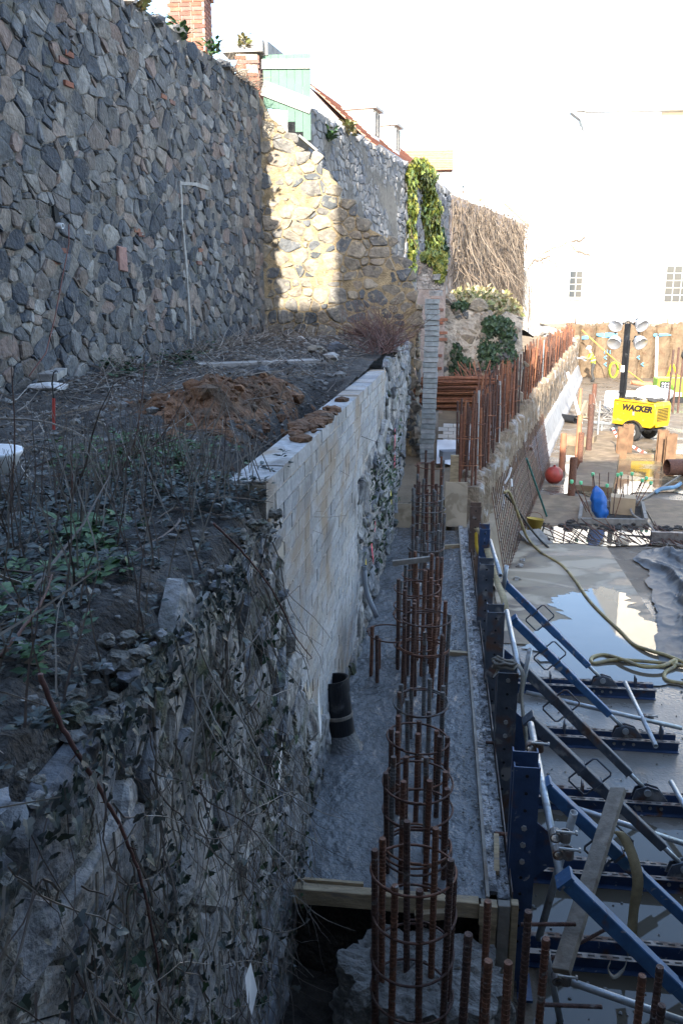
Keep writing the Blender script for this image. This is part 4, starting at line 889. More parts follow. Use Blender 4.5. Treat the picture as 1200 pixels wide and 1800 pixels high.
# ------------------------------------------------------------ scaffold tubes
def tube(a, b, label, r=.0242, mat=None, end=True):
    o = MB().hollow(a, b, r, .004, 14).build('scaffold_tube', mat or m_galv, smooth=False); o.data.polygons.foreach_set('use_smooth', [True] * len(o.data.polygons)); return tag(o, label, 'scaffold tube', 'loose scaffold tubes')
tube(at(985, 1545, x=.80), at(932, 1272, x=.77), 'thick galvanised tube running along the nearest post')
tube(at(914, 1190, x=.78), at(890, 1074, x=.75), 'galvanised tube beside the third soldier post')
tube(at(879, 1012, x=.74), at(861, 950, x=.74), 'galvanised tube beside the dark blue narrow post')
tube(at(1008, 1428, y=4.55), at(946, 1650, y=4.75), 'open-ended upright tube behind the nearest post')
tube(at(931, 1140, y=7.0), at(912, 1235, y=7.0), 'open-ended upright tube by the third post', .022)
tube(at(890, 994, y=9.4), at(884, 1034, y=9.4), 'small upright tube near the farthest prop', .026)
tube(at(924, 1217, z=.5), at(1197, 1280, z=.24), 'long floor tube passing under the fourth and fifth props')
tube(at(1098, 1200, z=.33), at(1152, 1312, z=.30), 'short tube crossing over the long floor tube')
tube(at(966, 1406, z=.45), at(1205, 1484, z=.22), 'floor tube passing under the third prop')
tube(at(977, 1717, z=.5), at(1230, 1806, z=.28), 'floor tube in the water at the bottom right')
tube(at(1178, 1374, z=.3), at(1215, 1440, z=.25), 'short tube entering at the right edge')
tube(at(955, 1650, y=4.6), at(985, 1800, y=4.6), 'upright tube at the foot of the leaning plank', .022)
# couplers
def coupler(p, label):
    t = thing('tube_coupler', label, 'coupler', p, 'scaffold couplers'); p = Vector(p)
    MB().hollow(p + Vector((0, -.03, 0)), p + Vector((0, .03, 0)), .034, .009, 12).build('clamp', m_railtop, t); MB().hollow(p + Vector((.055, 0, -.03)), p + Vector((.055, 0, .03)), .034, .009, 12).build('clamp', m_railtop, t)
    MB().tube([p + Vector((.0, -.02, .04)), p + Vector((.12, -.02, .035))], .008, 6).build('bolt', m_bolt, t); MB().lathe([(.015, 0), (.015, .012), (0, .012)], p + Vector((.11, -.02, .036)), (1, 0, 0), 6).build('nut', m_bolt, t)
coupler(at(975, 1468, y=4.3), 'upper coupler joining tubes beside the nearest post'); coupler(at(980, 1498, y=4.2), 'lower coupler joining tubes beside the nearest post'); coupler(at(1133, 1262, z=.3), 'coupler where the short tube crosses the long floor tube'); coupler(at(932, 1312, y=5.2), 'coupler on the galvanised tube by the blue gusset'); coupler(at(978, 1720, z=.5), 'coupler at the foot of the leaning plank')

# ------------------------------------------------------------ plank, straps, pipes
A = at(985, 1708, y=4.05); B = at(1086, 1388, y=5.35)
tag(MB().bar(A, B, .105, .045, up=(-.5, -.7, .3)).build('leaning_plank', M('brown_plank', (.22, .185, .145), (9, .65, 1.25), .8, (.4, 30), over=[((.12, .09, .065), 6, .58, .7)]), bevel=.003), 'weathered timber plank leaning against the blue props', 'plank')
def ribbon(name, pts, w_, mat, label, wd=(1, 0, 0), sub=6):
    P = [Vector(p) for p in pts]; S = []
    for i in range(len(P) - 1):                            # catmull-rom
        p0 = P[max(i - 1, 0)]; p1 = P[i]; p2 = P[i + 1]; p3 = P[min(i + 2, len(P) - 1)]
        for k in range(sub):
            t = k / sub; S.append(.5 * ((2 * p1) + (p2 - p0) * t + (2 * p0 - 5 * p1 + 4 * p2 - p3) * t * t + (3 * p1 - p0 - 3 * p2 + p3) * t ** 3))
    S.append(P[-1]); wv = Vector(wd).normalized(); mb = MB(); n = len(S); vs = []
    for i, p in enumerate(S):
        tg = (S[min(i + 1, n - 1)] - S[max(i - 1, 0)]).normalized(); ww = (wv + .25 * Vector((math.sin(i * .7), math.cos(i * .5), 0)) * .5).normalized(); nn = tg.cross(ww).normalized() * .002
        for q in (-1, 1): vs += [p + ww * (q * w_ / 2) + nn, p + ww * (q * w_ / 2) - nn]
    fs = []
    for i in range(n - 1):
        a = i * 4; b = a + 4; fs += [(a, b, b + 2, a + 2), (a + 1, a + 3, b + 3, b + 1), (a, a + 1, b + 1, b), (a + 2, b + 2, b + 3, a + 3)]
    mb.add(vs, fs); return tag(mb.build(name, mat, smooth=True), label, 'strap')
ribbon('webbing_strap', [at(1062, 1470, y=5.1), at(1085, 1462, y=5.08), at(1105, 1490, y=5.05), at(1120, 1545, y=5.0), at(1113, 1600, y=5.0), at(1108, 1648, y=5.0), at(1102, 1652, y=5.05)], .075, m_strap, 'tan webbing strap hanging over the second blue prop', (1, .2, 0))
ribbon('webbing_strap', [at(836, 928, y=11.4), at(848, 945, y=11.2), at(862, 990, y=9.8), at(872, 1020, y=9.0), at(884, 1050, y=8.3), at(888, 1075, y=8.1)], .07, m_strap, 'tan strap running from the far rusty post to the fourth post', (1, 0, .2))
ribbon('webbing_strap', [at(836, 935, y=11.45), at(838, 965, y=11.3), at(850, 980, y=10.8), at(860, 985, y=10.4)], .055, M('yellow_webbing', (.55, .36, .03), (16, .8, 1.1), .8, None), 'yellow strap looped round the narrow blue post', (.6, 0, .6))
ribbon('webbing_strap', [at(868, 1190, y=6.1), at(880, 1172, y=6.25), at(905, 1168, y=6.3), at(918, 1185, y=6.2), at(916, 1230, y=6.15), at(922, 1280, y=6.1), at(926, 1315, y=6.1)], .06, m_strapdark, 'dirty dark strap draped over the second soldier post', (.5, .8, 0))
ribbon('webbing_strap', [at(1072, 1690, y=4.2), at(1068, 1705, y=4.15), at(1078, 1718, y=4.15), at(1095, 1705, y=4.2), at(1100, 1690, y=4.25)], .035, m_strapdark, 'dark strap loop under the nearest blue prop', (.2, 1, 0))
mb = MB(); rg = random.Random(9)
for k in range(5):
    c = at(885, 1172, y=6.2); mb.tube([c + Vector((.09 * math.cos(i * .8 + k) , .05 * math.sin(i * .8 + k * 2), .012 * k + rg.uniform(-.01, .02))) for i in range(9)], .013, 6)
tag(mb.build('rope_bundle', m_strapdark, smooth=True), 'tangled dirty rope bundle on the second soldier post', 'rope')['kind'] = 'stuff'
bp_ = thing('drain_pipe', 'black plastic drain pipe standing in the fresh concrete', 'pipe', (-.72, 6.5, .9))
A = at(607, 1310, z=.95) - Vector((.01, 0, .1)); B = at(586, 1193, z=1.54)
MB().hollow(A, B, .120, .008, 32).build('barrel', m_black, bp_, smooth=False); d = (B - A).normalized()
MB().hollow(B - d * .11, B + d * .004, .129, .008, 32).build('socket', m_black, bp_)
MB().lathe([(.121, 0), (.124, .004), (.124, .03), (.121, .034)], A + d * .36, d, 32).build('tape_band', m_stem, bp_)
MB().lathe([(.19, .06), (.16, .1), (.135, .16), (.122, .22)], A, d, 24).build('cement_collar', m_wetconc, bp_, smooth=True)
gc = thing('grey_conduit', 'bent grey plastic conduit rising by the retaining wall', 'pipe', tuple(at(655, 1090, y=8.3)))
pts = [at(640, 996, y=8.25), at(641, 1025, y=8.25), at(646, 1048, y=8.22), at(655, 1068, y=8.15), at(662, 1085, y=8.1)]
MB().tube(pts, .028, 14).build('barrel', m_grey, gc, smooth=True); MB().hollow(pts[0] + Vector((0, 0, -.03)), pts[0] + Vector((0, 0, .012)), .032, .005, 16).build('rim', m_grey, gc)
# ------------------------------------------------------------ secant pile wall with its cages
pw = thing('secant_pile_wall', 'wall of brown concrete piles along the left side of the pit', 'pile wall', (PF(13), 13, 0))
pv = []
for q in range(6):
    def fn(u, v, q=q):
        a = u * 2 * math.pi; r_ = .315 if v < .86 else .315 * max(.03, 1 - (v - .86) / .14); z = min(v / .86, 1) * 2.0 + (.05 * (v - .86) / .14 if v > .86 else 0)
        k = 1 + .10 * fb(math.cos(a) * 1.2 + q * 5, math.sin(a) * 1.2, z * .9, 1.4) + .05 * fb(math.cos(a) * 3 + q, math.sin(a) * 3, z * 3, 2)
        return Vector((r_ * k * math.cos(a), r_ * k * math.sin(a), z + .10 * fb(math.cos(a) * r_ * 5 + q, math.sin(a) * r_ * 5, 3, 1.5) * (1 if v > .7 else 0)))
    pv.append(MB().grid(fn, 26, 26).mesh('pile', m_pile))
fb6 = [MB().tube([(0, 0, 0), (0, 0, 1)], .019, 6).mesh('bar', m) for m in (m_rustbright, m_rust, m_rust, m_rustbright, m_galv)]
fh = MB().tube([(.185 * math.cos(i * .35), .185 * math.sin(i * .35), .0) for i in range(18)], .008, 4, closed=True).mesh('hoop', m_rustbright)
y = 14.1; k = 0
while y < 52:
    x = PF(y) - .3; inst('pile', pv[k % 6], pw, (x, y, -.05), (0, 0, rnd.uniform(0, 6)), (1, 1, (PT(y) + rnd.uniform(-.1, .1)) / 2.0), world=True)
    if k < 48:
        t = thing('pile_cage', '%s pile-head cage of rusty bars counting back from the plywood stop-end' % ORD[k], 'rebar cage', (x, y, PT(y) - .15), 'cages standing on the pile wall')
        nb_ = 10 if k < 16 else 8; ph = rnd.uniform(0, 1); zt = pl(y, [(13, 1.35), (16, 1.45), (25, 1.35), (40, 1.2), (52, 1.0)])
        for q in range(nb_):
            a = ph + q * 2 * math.pi / nb_; inst('bar', fb6[4] if (rnd.random() < .03) else rnd.choice(fb6[:4]), t, (.17 * math.cos(a), .17 * math.sin(a), 0), (rnd.uniform(-.03, .03), rnd.uniform(-.03, .03), 0), (1, 1, zt + rnd.uniform(-.2, .12)))
        for h in (rnd.uniform(.35, .5), rnd.uniform(.75, .95)): inst('hoop', fh, t, (0, 0, h), (rnd.uniform(-.08, .08), rnd.uniform(-.08, .08), 0))
    y += .72; k += 1
def strip(y0, y1, sec, mat, name, jit=.02):
    n = int((y1 - y0) / .25); m = len(sec)
    return MB().grid(lambda u, v: Vector((PF(lerp(y0, y1, v)) + sec[min(m - 1, int(u * (m - 1) + .5))][0] + jit * fb(lerp(y0, y1, v), u * 3, 0, 2), lerp(y0, y1, v), max(.0, sec[min(m - 1, int(u * (m - 1) + .5))][1] + jit * fb(lerp(y0, y1, v), u * 2, 5, 1.5)))), m - 1, n).build(name, mat, pw)
strip(13.0, 22.5, [(-.05, .75), (.12, .7), (.30, .16), (.42, .10), (.43, 0)], M('tan_kicker', (.30, .24, .17), (3, .75, 1.15), .9, (.6, 20)), 'kicker')
strip(22.3, 51, [(-.05, .85), (.10, .8), (.26, .25), (.36, .1), (.38, 0)], M('pale_kicker', (.42, .41, .395), (3, .8, 1.1), .9, (.4, 25)), 'white_kicker')
# white paint marks on the piles
for (pp) in [[(898, 822), (893, 838), (886, 850)], [(898, 842), (899, 855)], [(884, 855), (884, 895)]]:
    mb = MB()
    mb.tube([at(a, b, x=None, y=15.2) for a, b in pp], .02, 5); mb.build('paint_mark', m_paper, pw)

# rusty mesh sheets leaning along the kicker
def meshsheet(y0, label, L=2.6, H=1.55):
    t = thing('mesh_sheet', label, 'mesh sheet', (PF(y0) + .5, y0, .02), 'reinforcing mesh sheets'); vm = MB().tube([(0, 0, 0), (0, 0, 1)], .008, 4).mesh('wire', m_rust)
    th = math.atan2(1, .198); lean = math.atan(.30 / H)
    for i in range(int(L / .2)):
        yy = i * .2; inst('wire', vm, t, (.198 * yy, yy, 0), (0, -lean, 0), (1, 1, H + rnd.uniform(-.05, .05)))
    for j in range(int(H / .2)):
        z = .05 + j * .2; inst('wire', vm, t, (-z * math.tan(lean) + .01, 0, z), (-R(90), 0, -math.atan(.198)), (1, 1, L * 1.02))
for k in range(4): meshsheet(13.6 + k * 2.55, 'rusty mesh sheet leaning on the pile wall, %s from the near end' % ORD[k])
a = at(925, 806, y=16.2); b = at(960, 907, z=.05)
tag(MB().tube([a, b], .022, 8).build('green_rod', M('teal_rod', (.04, .16, .14), (8, .8, 1.1), .6, None)), 'dark teal rod leaning on the mesh sheets', 'rod')

# ------------------------------------------------------------ rear pit wall
rp = thing('rear_pile_wall', 'far pit wall of tan piles with blue sprayed marks', 'pile wall', (12, 52.6, 0))
MB().box((26, 53.1, 1.45), (38, .8, 3.0)).build('backing', m_pile, rp)
k = 0; x = 8.0
m_pile2 = M('tan_pile', (.155, .108, .065), (2, .7, 1.2), .93, (.8, 10), over=[((.12, .07, .04), 3, .55, .7)], bdist=.06)
p2 = [MB().add(m_.vertices and [v.co for v in m_.vertices], [tuple(p.vertices) for p in m_.polygons]).mesh('pile', m_pile2) for m_ in pv]
while x < 20:
    inst('pile', p2[k % 6], rp, (x, 52.65, -.05), (0, 0, rnd.uniform(0, 6)), (1.5, 1.5, 1.55 + rnd.uniform(-.06, .06)), world=True)
    for q in range(3): inst('bar', rnd.choice(fb6[:3]), rp, (x + rnd.uniform(-.3, .3), 52.8, 2.9), (0, 0, 0), (1.2, 1.2, rnd.uniform(.6, 1.3)), world=True)
    x += .88; k += 1
def decal(pts, y, mat, parent, name): 
    P = [at(a, b, y=y) for a, b in pts]; n = len(P); MB().add(P + [p + Vector((0, .02, 0)) for p in P], [tuple(range(n)), tuple(range(2 * n - 1, n - 1, -1))] + [(i, (i + 1) % n, n + (i + 1) % n, n + i) for i in range(n)]).build(name, mat, parent)
for pts in ([(1048, 586), (1070, 585), (1085, 586), (1083, 592), (1060, 593), (1048, 590)], [(1022, 591), (1033, 590), (1033, 596), (1022, 596)], [(1148, 587), (1154, 586), (1154, 591), (1148, 591)], [(1157, 587), (1170, 586), (1180, 589), (1158, 591)]): decal(pts, 52.15, m_bluepaint, rp, 'blue_band')
for (x_, y_) in ((1061, 615), (1066, 615), (1071, 616)): decal([(x_, y_), (x_ + 1.2, y_), (x_ + 1.2, y_ + 6), (x_, y_ + 6)], 52.1, m_bluepaint, rp, 'blue_letter_stroke')
for (x_, y_) in ((1060, 628), (1060, 640), (1118, 628), (1125, 640)): decal([(x_, y_), (x_ + 5, y_ - 3), (x_ + 6, y_ - 2), (x_ + 2, y_), (x_ + 6, y_ + 3), (x_ + 5, y_ + 4)], 52.1, m_bluepaint, rp, 'blue_arrow')
mb = MB(); rg = random.Random(3)
for k in range(90):
    p = Vector((rg.gauss(5.7, .6), rg.uniform(45.5, 49), 0)); r_ = rg.uniform(.12, .45); p.z = 2.5 + .5 * math.exp(-((p.x - 5.7) / 1.0) ** 2) * rg.random(); mb.blob(p, (r_, r_, r_ * .7), k, .35, 1)
tag(mb.build('rubble_heap', m_conc), 'pale rubble heap at the far corner of the pit', 'rubble')['kind'] = 'stuff'

# ------------------------------------------------------------ pit floor finishes
def sheet(name, pts, z, mat, wob=.0, sub=5, smooth=True):
    P = []
    n = len(pts)
    for i in range(n):
        a = Vector((*pts[i], 0)); b = Vector((*pts[(i + 1) % n], 0)); dd = (b - a); nn = Vector((-dd.y, dd.x, 0)).normalized()
        for q in range(sub): t = q / sub; p = a.lerp(b, t) + nn * wob * (fb(a.x + dd.x * t, a.y + dd.y * t, z * 50, 1.3) + .5 * fb(a.x + dd.x * t, a.y + dd.y * t, 3, 5)); P.append((p.x, p.y, z))
    return MB().add(P, [tuple(range(len(P)))]).build(name, mat)
struct(sheet('muddy_water', [(.75, 2.6), (6, 2.6), (6, 6.9), (4.0, 7.2), (2.4, 6.75), (1.6, 6.95), (.76, 6.9)], .014, m_mudwater, .12, 14))
struct(sheet('damp_slab', [(.74, 6.2), (3.2, 6.0), (5.5, 6.4), (5.6, 10.6), (3.0, 10.5), (1.0, 10.9), (.75, 10.5)], .009, M('damp_concrete', (.17, .155, .135), (2.5, .75, 1.15), .34, (.25, 30), over=[((.12, .108, .092), 1.3, .48, .6, .14), ((.22, .205, .185), 6, .6, .7, .5)]), .1, 10))
tag(MB().box((2.15, 13.4, .013), (2.3, 5.1, .016)).build('plywood_sheet', m_wetply), 'large wet plywood sheet flooded at its near end', 'plywood')
tag(MB().box((2.6, 18.6, .016), (2.3, 2.9, .03), Matrix.Rotation(-.15, 3, 'Z')).build('plywood_sheet', m_mudply), 'muddy plywood sheet left of the pile cap opening', 'plywood')
tag(MB().box((5.8, 18.4, .015), (2.2, 2.8, .03), Matrix.Rotation(-.1, 3, 'Z')).build('plywood_sheet', m_mudply), 'muddy plywood sheet right of the pile cap opening', 'plywood')
struct(sheet('puddle', [(1.45, 10.3), (2.1, 9.7), (3.1, 9.9), (3.6, 10.5), (3.35, 11.8), (3.0, 13.4), (2.4, 13.3), (2.1, 13.0), (1.9, 12.55), (1.75, 12.0), (1.5, 11.2)], .026, m_water, .34, 26))
struct(sheet('sunlit_water', [(3.6, 19.7), (5.0, 20.6), (9.5, 20.3), (12, 22), (12, 26.2), (7.8, 26.8), (5.2, 26.0), (4.1, 23.0)], .02, M('brown_water', (.17, .135, .085), (1.3, .8, 1.15), .06, (.12, 3), over=[((.27, .21, .12), 1.4, .52, .62, .3)]), .3, 12))
struct(sheet('starter_puddle', [(1.95, 15.9), (3.2, 15.75), (4.4, 15.9), (4.5, 17.2), (3.2, 17.3), (2.1, 17.0)], .03, m_water, .1, 8))
# row of starter bars lying across the puddle
lb = MB().tube([(0, 0, 0), (0, .5, .01), (0, 1, 0)], .011, 5).mesh('lying_bar', m_rust)
for k in range(26):
    x = 2.0 + k * .125 + rnd.uniform(-.04, .04); o = inst('lying_bar', lb, None, (x, 15.85 + rnd.uniform(-.05, .1), .06 + rnd.uniform(0, .03)), (rnd.uniform(.0, .12), 0, rnd.uniform(-.2, .55)), (1, rnd.uniform(.9, 1.4), 1)); tag(o, '%s bar from the left in the row of bars lying over the puddle' % ORD[k], 'rebar', 'bars lying over the puddle')
mb = MB()
for k in range(80):
    x = rnd.uniform(1.95, 5.3); y = rnd.gauss(17.15, .14); r_ = rnd.uniform(.02, .07); mb.blob((x, y, .04), (r_ * 1.5, r_, r_ * .7), k, .4, 1)
tag(mb.build('mud_clods', m_soil), 'ridge of mud clods behind the lying bars', 'mud')['kind'] = 'stuff'
mb = MB(); rg = random.Random(6)
for k in range(420):
    x = rg.uniform(.8, 4.2); y = rg.uniform(3.6, 9.8); r_ = rg.uniform(.003, .012); mb.blob((x, y, .018), (r_ * 1.4, r_ * 1.2, r_), k, .4, 1)
tag(mb.build('gravel_specks', m_rubble), 'scattered cement crumbs on the wet slab', 'gravel')['kind'] = 'stuff'
for k, (px, py) in enumerate([(918, 985), (913, 994), (908, 1018)]):
    p = at(px, py, z=.03); tag(MB().blob(p, (.06, .05, .04), k, .4, 2).build('stone_lump', m_conc), 'small stone on the plywood, %s of three along its left edge' % ORD[k], 'stone', 'stones on the plywood')

# pile cap opening with capped rods
cap = thing('pile_cap_opening', 'timber edged pile cap opening with starter rods and green caps', 'pile cap', tuple(at(1075, 905, z=0)))
for (a, b) in [((1018, 914), (1022, 887)), ((1015, 916), (1132, 918)), ((1134, 916), (1128, 886)), ((1024, 886), (1126, 884))]:
    A = at(*a, z=.08); B = at(*b, z=.08); MB().bar(A, B, .07, .14).build('edge_board', m_timbgrey, cap)
P = [at(*q, z=.012) for q in ((1020, 914), (1130, 916), (1126, 887), (1024, 887))]; MB().add(P, [(0, 1, 2, 3)]).build('dark_bottom', m_soil, cap)
rodm = MB().tube([(0, 0, 0), (0, 0, 1)], .0105, 5).mesh('rod', m_rust); capm = MB().lathe([(.0, .06), (.035, .055), (.04, .0), (.02, -.03), (.0, -.03)], (0, 0, 0), (0, 0, 1), 8).mesh('rod_cap', m_capgreen)
for (bx, by, tx, ty, c) in [(1040, 908, 1004, 848, 1), (1030, 900, 1008, 850, 0), (1036, 900, 1020, 850, 1), (1042, 890, 1041, 835, 1), (1048, 895, 1042, 834, 0), (1052, 885, 1053, 832, 0), (1072, 895, 1066, 855, 1), (1066, 885, 1069, 830, 0), (1076, 905, 1082, 850, 0), (1080, 880, 1085, 836, 1), (1088, 880, 1091, 834, 1), (1080, 908, 1096, 855, 0), (1102, 878, 1103, 836, 0), (1110, 880, 1110, 834, 1), (1112, 885, 1128, 846, 1), (1116, 886, 1135, 842, 1), (1118, 890, 1143, 850, 1), (1104, 890, 1126, 848, 0), (1098, 900, 1094, 860, 0)]:
    A = at(bx, by, z=.05); B = at(tx, ty, y=A.y + rnd.uniform(-.1, .1)); d = B - A; o = inst('rod', rodm, cap, A, d.to_track_quat('Z', 'Y').to_euler(), (1, 1, d.length), world=True)
    if c: inst('rod_cap', capm, cap, B, (0, 0, 0), world=True)
A = at(1062, 905, z=.02); tag(MB().box((A.x + .42, A.y + .25, .21), (.52, .4, .38), Matrix.Rotation(-.2, 3, 'Z')).build('tan_box', m_cardboard), 'tan plywood box among the starter rods', 'box')
mb = MB()
def bag(u, v):
    a = u * 2 * math.pi; p = at(1056, 912, z=0); z = v * .72; w_ = pl(v, [(0, .10), (.2, .17), (.6, .16), (.85, .12), (1, .01)]); k = 1 + .22 * fb(math.cos(a) * 1.5, math.sin(a) * 1.5, v * 3, 1.4)
    return Vector((p.x - .16 * v + w_ * k * math.cos(a), p.y + .7 * w_ * k * math.sin(a), z + .02))
tag(mb.grid(bag, 28, 18).build('blue_bag', m_bluebag, smooth=True), 'crumpled bright blue plastic bag beside the starter rods', 'bag')
# grey tarpaulin
def tarp(u, v):
    # spine and width of the crumpled sheet
    y = lerp(10.35, 15.7, v); xl = pl(y, [(10.35, 2.95), (11.5, 3.2), (12.8, 3.45), (14.2, 3.75), (15.0, 3.7), (15.7, 4.0)]); x = xl + u * 2.2
    f = 1 - abs(fb(u * 2.4 + .3 * v, v * 3.2, 0, 1.1)); e = min(1, u * 7) * min(1, (1 - v) * 12 + .2) * min(1, v * 14 + .15)
    return Vector((x + .10 * fb(u * 3, v * 6, 4, 1.2), y + .10 * fb(u * 5, v * 3, 9, 1.2), .03 + e * (.16 * (1 - abs(nz(u * 3.4 + .5 * v, v * 2.0, 0, 1)) * 1.6) ** 3 * (1 if abs(nz(u * 3.4 + .5 * v, v * 2.0, 0, 1)) < .6 else 0) + 0.04 * (1 - min(1, abs(nz(u * 7 - v * 3, v * 7 + u * 3, 4, 1)) * 2.2)) ** 3 + 0.012 * (1 - min(1, abs(nz(u * 22, v * 18 - u * 9, 4, 1)) * 2)) ** 2)))
tp = tag(MB().grid(tarp, 110, 190).build('grey_tarpaulin', m_tarp, smooth=True), 'crumpled grey tarpaulin at the right edge of the plywood', 'tarpaulin')
mb = MB()
for k in range(16):
    p = at(1165 + rnd.uniform(-25, 30), 950 + rnd.uniform(-12, 14), z=.05); twig(mb, p, (rnd.uniform(-1, 1), rnd.uniform(-.6, .3), 0), rnd.uniform(.4, .9), .02, rnd, .05, 3, 5)
tag(mb.build('stick_pile', m_stem), 'loose heap of muddy sticks behind the tarpaulin', 'sticks')['kind'] = 'stuff'
tag(MB().box(tuple(at(1185, 945, z=.12)), (.9, .12, .22)).build('steel_channel', m_railtop), 'short grey steel channel behind the tarpaulin', 'steel channel')
# hoses
def hose(name, pts, r_, mat, label, cat='hose'):
    P = [Vector(p) for p in pts]; S = []
    for i in range(len(P) - 1):
        p0 = P[max(i - 1, 0)]; p1 = P[i]; p2 = P[i + 1]; p3 = P[min(i + 2, len(P) - 1)]
        for k in range(6):
            t = k / 6; S.append(.5 * ((2 * p1) + (p2 - p0) * t + (2 * p0 - 5 * p1 + 4 * p2 - p3) * t * t + (3 * p1 - p0 - 3 * p2 + p3) * t ** 3))
    S.append(P[-1]); return tag(MB().tube(S, r_, 8).build(name, mat, smooth=True), label, cat)
F = lambda a, b, z=.035: at(a, b, z=z)
hose('yellow_hose', [at(886, 866, y=13.6), at(893, 864, y=13.7), at(903, 885, y=13.9), at(915, 918, y=14.2), at(928, 948, z=.14), F(952, 972), F(985, 992), F(1010, 1020), F(1032, 1052), F(1058, 1080), F(1088, 1108), F(1112, 1132), F(1140, 1143, .06), F(1170, 1152, .06), F(1210, 1168, .05)], .025, m_hose, 'long yellow hose snaking from the pile wall over the plywood')
hose('yellow_hose', [F(1215, 1172, .06), F(1150, 1164, .06), F(1080, 1160, .05), F(1043, 1166), F(1040, 1156), F(1062, 1151), F(1095, 1160, .08), F(1130, 1172, .08), F(1165, 1170, .09), F(1186, 1160, .07), F(1184, 1172, .05), F(1168, 1182), F(1172, 1196), F(1215, 1203)], .025, m_hose, 'coiled yellow hose end lying on the wet slab')
hose('dark_cable', [at(888, 870, y=13.6), at(905, 890, y=14.2), at(925, 920, y=14.6), at(945, 945, z=.15), F(963, 962)], .02, m_cable, 'dark cable hanging from the pile wall to the plywood', 'cable')
hose('thin_hose', [F(1200, 832), F(1165, 855), F(1128, 878, .06), F(1109, 888, .14), F(1112, 905, .16), F(1135, 918), F(1150, 935), F(1155, 945), F(1185, 955), F(1210, 965)], .025, m_stem, 'thin muddy hose beside the pile cap opening')
hose('blue_rope', [F(1150, 866), F(1160, 860, .1), F(1172, 858, .12), F(1185, 856, .1), F(1195, 850, .1)], .05, M('faded_blue_cloth', (.16, .28, .40), (6, .7, 1.2), .8, (.5, 20)), 'faded blue cloth bundle on the mud', 'cloth')
A = at(1188, 822, z=.25); tag(MB().hollow(A + Vector((-.25, 0, 0)), A + Vector((1.2, .3, 0)), .22, .02, 20).build('rusty_casing', m_rust), 'short rusty steel casing lying at the right edge', 'pipe')
A = F(972, 850); rb = thing('red_float', 'red plastic ball float at the foot of the mesh', 'float', A); MB().lathe([(.0, .0), (.12, .02), (.2, .1), (.235, .22), (.21, .34), (.13, .42), (.05, .445), (.0, .45)], A, (0, 0, 1), 18).build('ball', m_redball, rb, smooth=True); MB().lathe([(.03, 0), (.03, .05), (0, .05)], A + Vector((0, 0, .44)), (0, 0, 1), 8).build('eye', m_redball, rb)
bk = thing('yellow_bucket', 'battered yellow bucket by the mesh', 'bucket', at(937, 935, z=0)); A = at(937, 935, z=.02)
MB().lathe([(.0, .0), (.13, .0), (.17, .28), (.18, .28), (.165, .27), (.12, .02), (0, .02)], A, (.1, .1, 1), 18).build('tub', M('yellow_plastic', (.50, .36, .07), (5, .8, 1.1), .6, None), bk, smooth=True); MB().tube([A + Vector((.17 * math.cos(q), .04, .28 + .13 * math.sin(q))) for q in [i * math.pi / 8 for i in range(9)]], .006, 5).build('handle', m_rust, bk)
tag(MB().box(tuple(at(940, 945, z=.10)), (.5, .5, .03), Matrix.Rotation(.5, 3, 'Z') @ Matrix.Rotation(.35, 3, 'X')).build('scrap_board', m_timbgrey), 'scrap board tipped against the bucket', 'board')
# standing pipes and posts
for (px, py, h_, r_, mt, lab, cat) in [(986, 828, 1.05, .085, m_terracotta, 'clay coloured standpipe nearest the red float', 'pipe'), (1014, 800, 1.25, .075, m_terracotta, 'tall clay coloured standpipe beside the trench', 'pipe'), (1017, 725, 1.0, .07, m_terracotta, 'clay coloured standpipe by the stacked boards', 'pipe'), (1003, 872, .95, .09, m_rust, 'short rusty steel pile stub near the rods', 'steel post'), (1017, 822, 1.0, .08, m_rust, 'rusty steel stub behind the tall standpipe', 'steel post'), (1033, 800, 1.55, .085, m_rust, 'rusty steel post at the end of the trench', 'steel post'), (1035, 737, 1.0, .085, m_rust, 'rusty steel post below the boards', 'steel post'), (1042, 712, .95, .10, m_rust, 'rusty steel post in front of the worker', 'steel post'), (1049, 772, 1.3, .03, m_galv, 'thin grey steel upright left of the trailer', 'steel post')]:
    A = F(px, py, 0); tag(MB().hollow(A, A + Vector((0, 0, h_)), r_, .012, 14).build('standing_pipe', mt), lab, cat, 'pipes and posts standing in the pit')
A = F(1021, 745, 0); B = at(997, 655, y=A.y + 1.2); tag(MB().tube([A, B], .06, 8).build('white_pole', m_paper), 'long white pole leaning on the pile wall', 'pole')
A = at(1152, 668, y=44); B = at(1154, 592, y=44); tag(MB().tube([A, B], .07, 8).build('white_pole', m_paper), 'upright white pole before the rear pit wall', 'pole')
A = F(1012, 738, .15); tag(MB().hollow(A + Vector((-.5, .6, 0)), A, .16, .02, 16).build('black_drain', m_black), 'black pipe end lying by the boards', 'pipe')
for k in range(3):
    A = F(1018 + k * 5, 733, .05); B = F(1030 + k * 5, 705, .05); tag(MB().bar(A, B, .2, .05).build('scaffold_board', m_timber), '%s board of the row lying beside the clay standpipe' % ORD[k], 'board', 'boards lying by the pile wall')
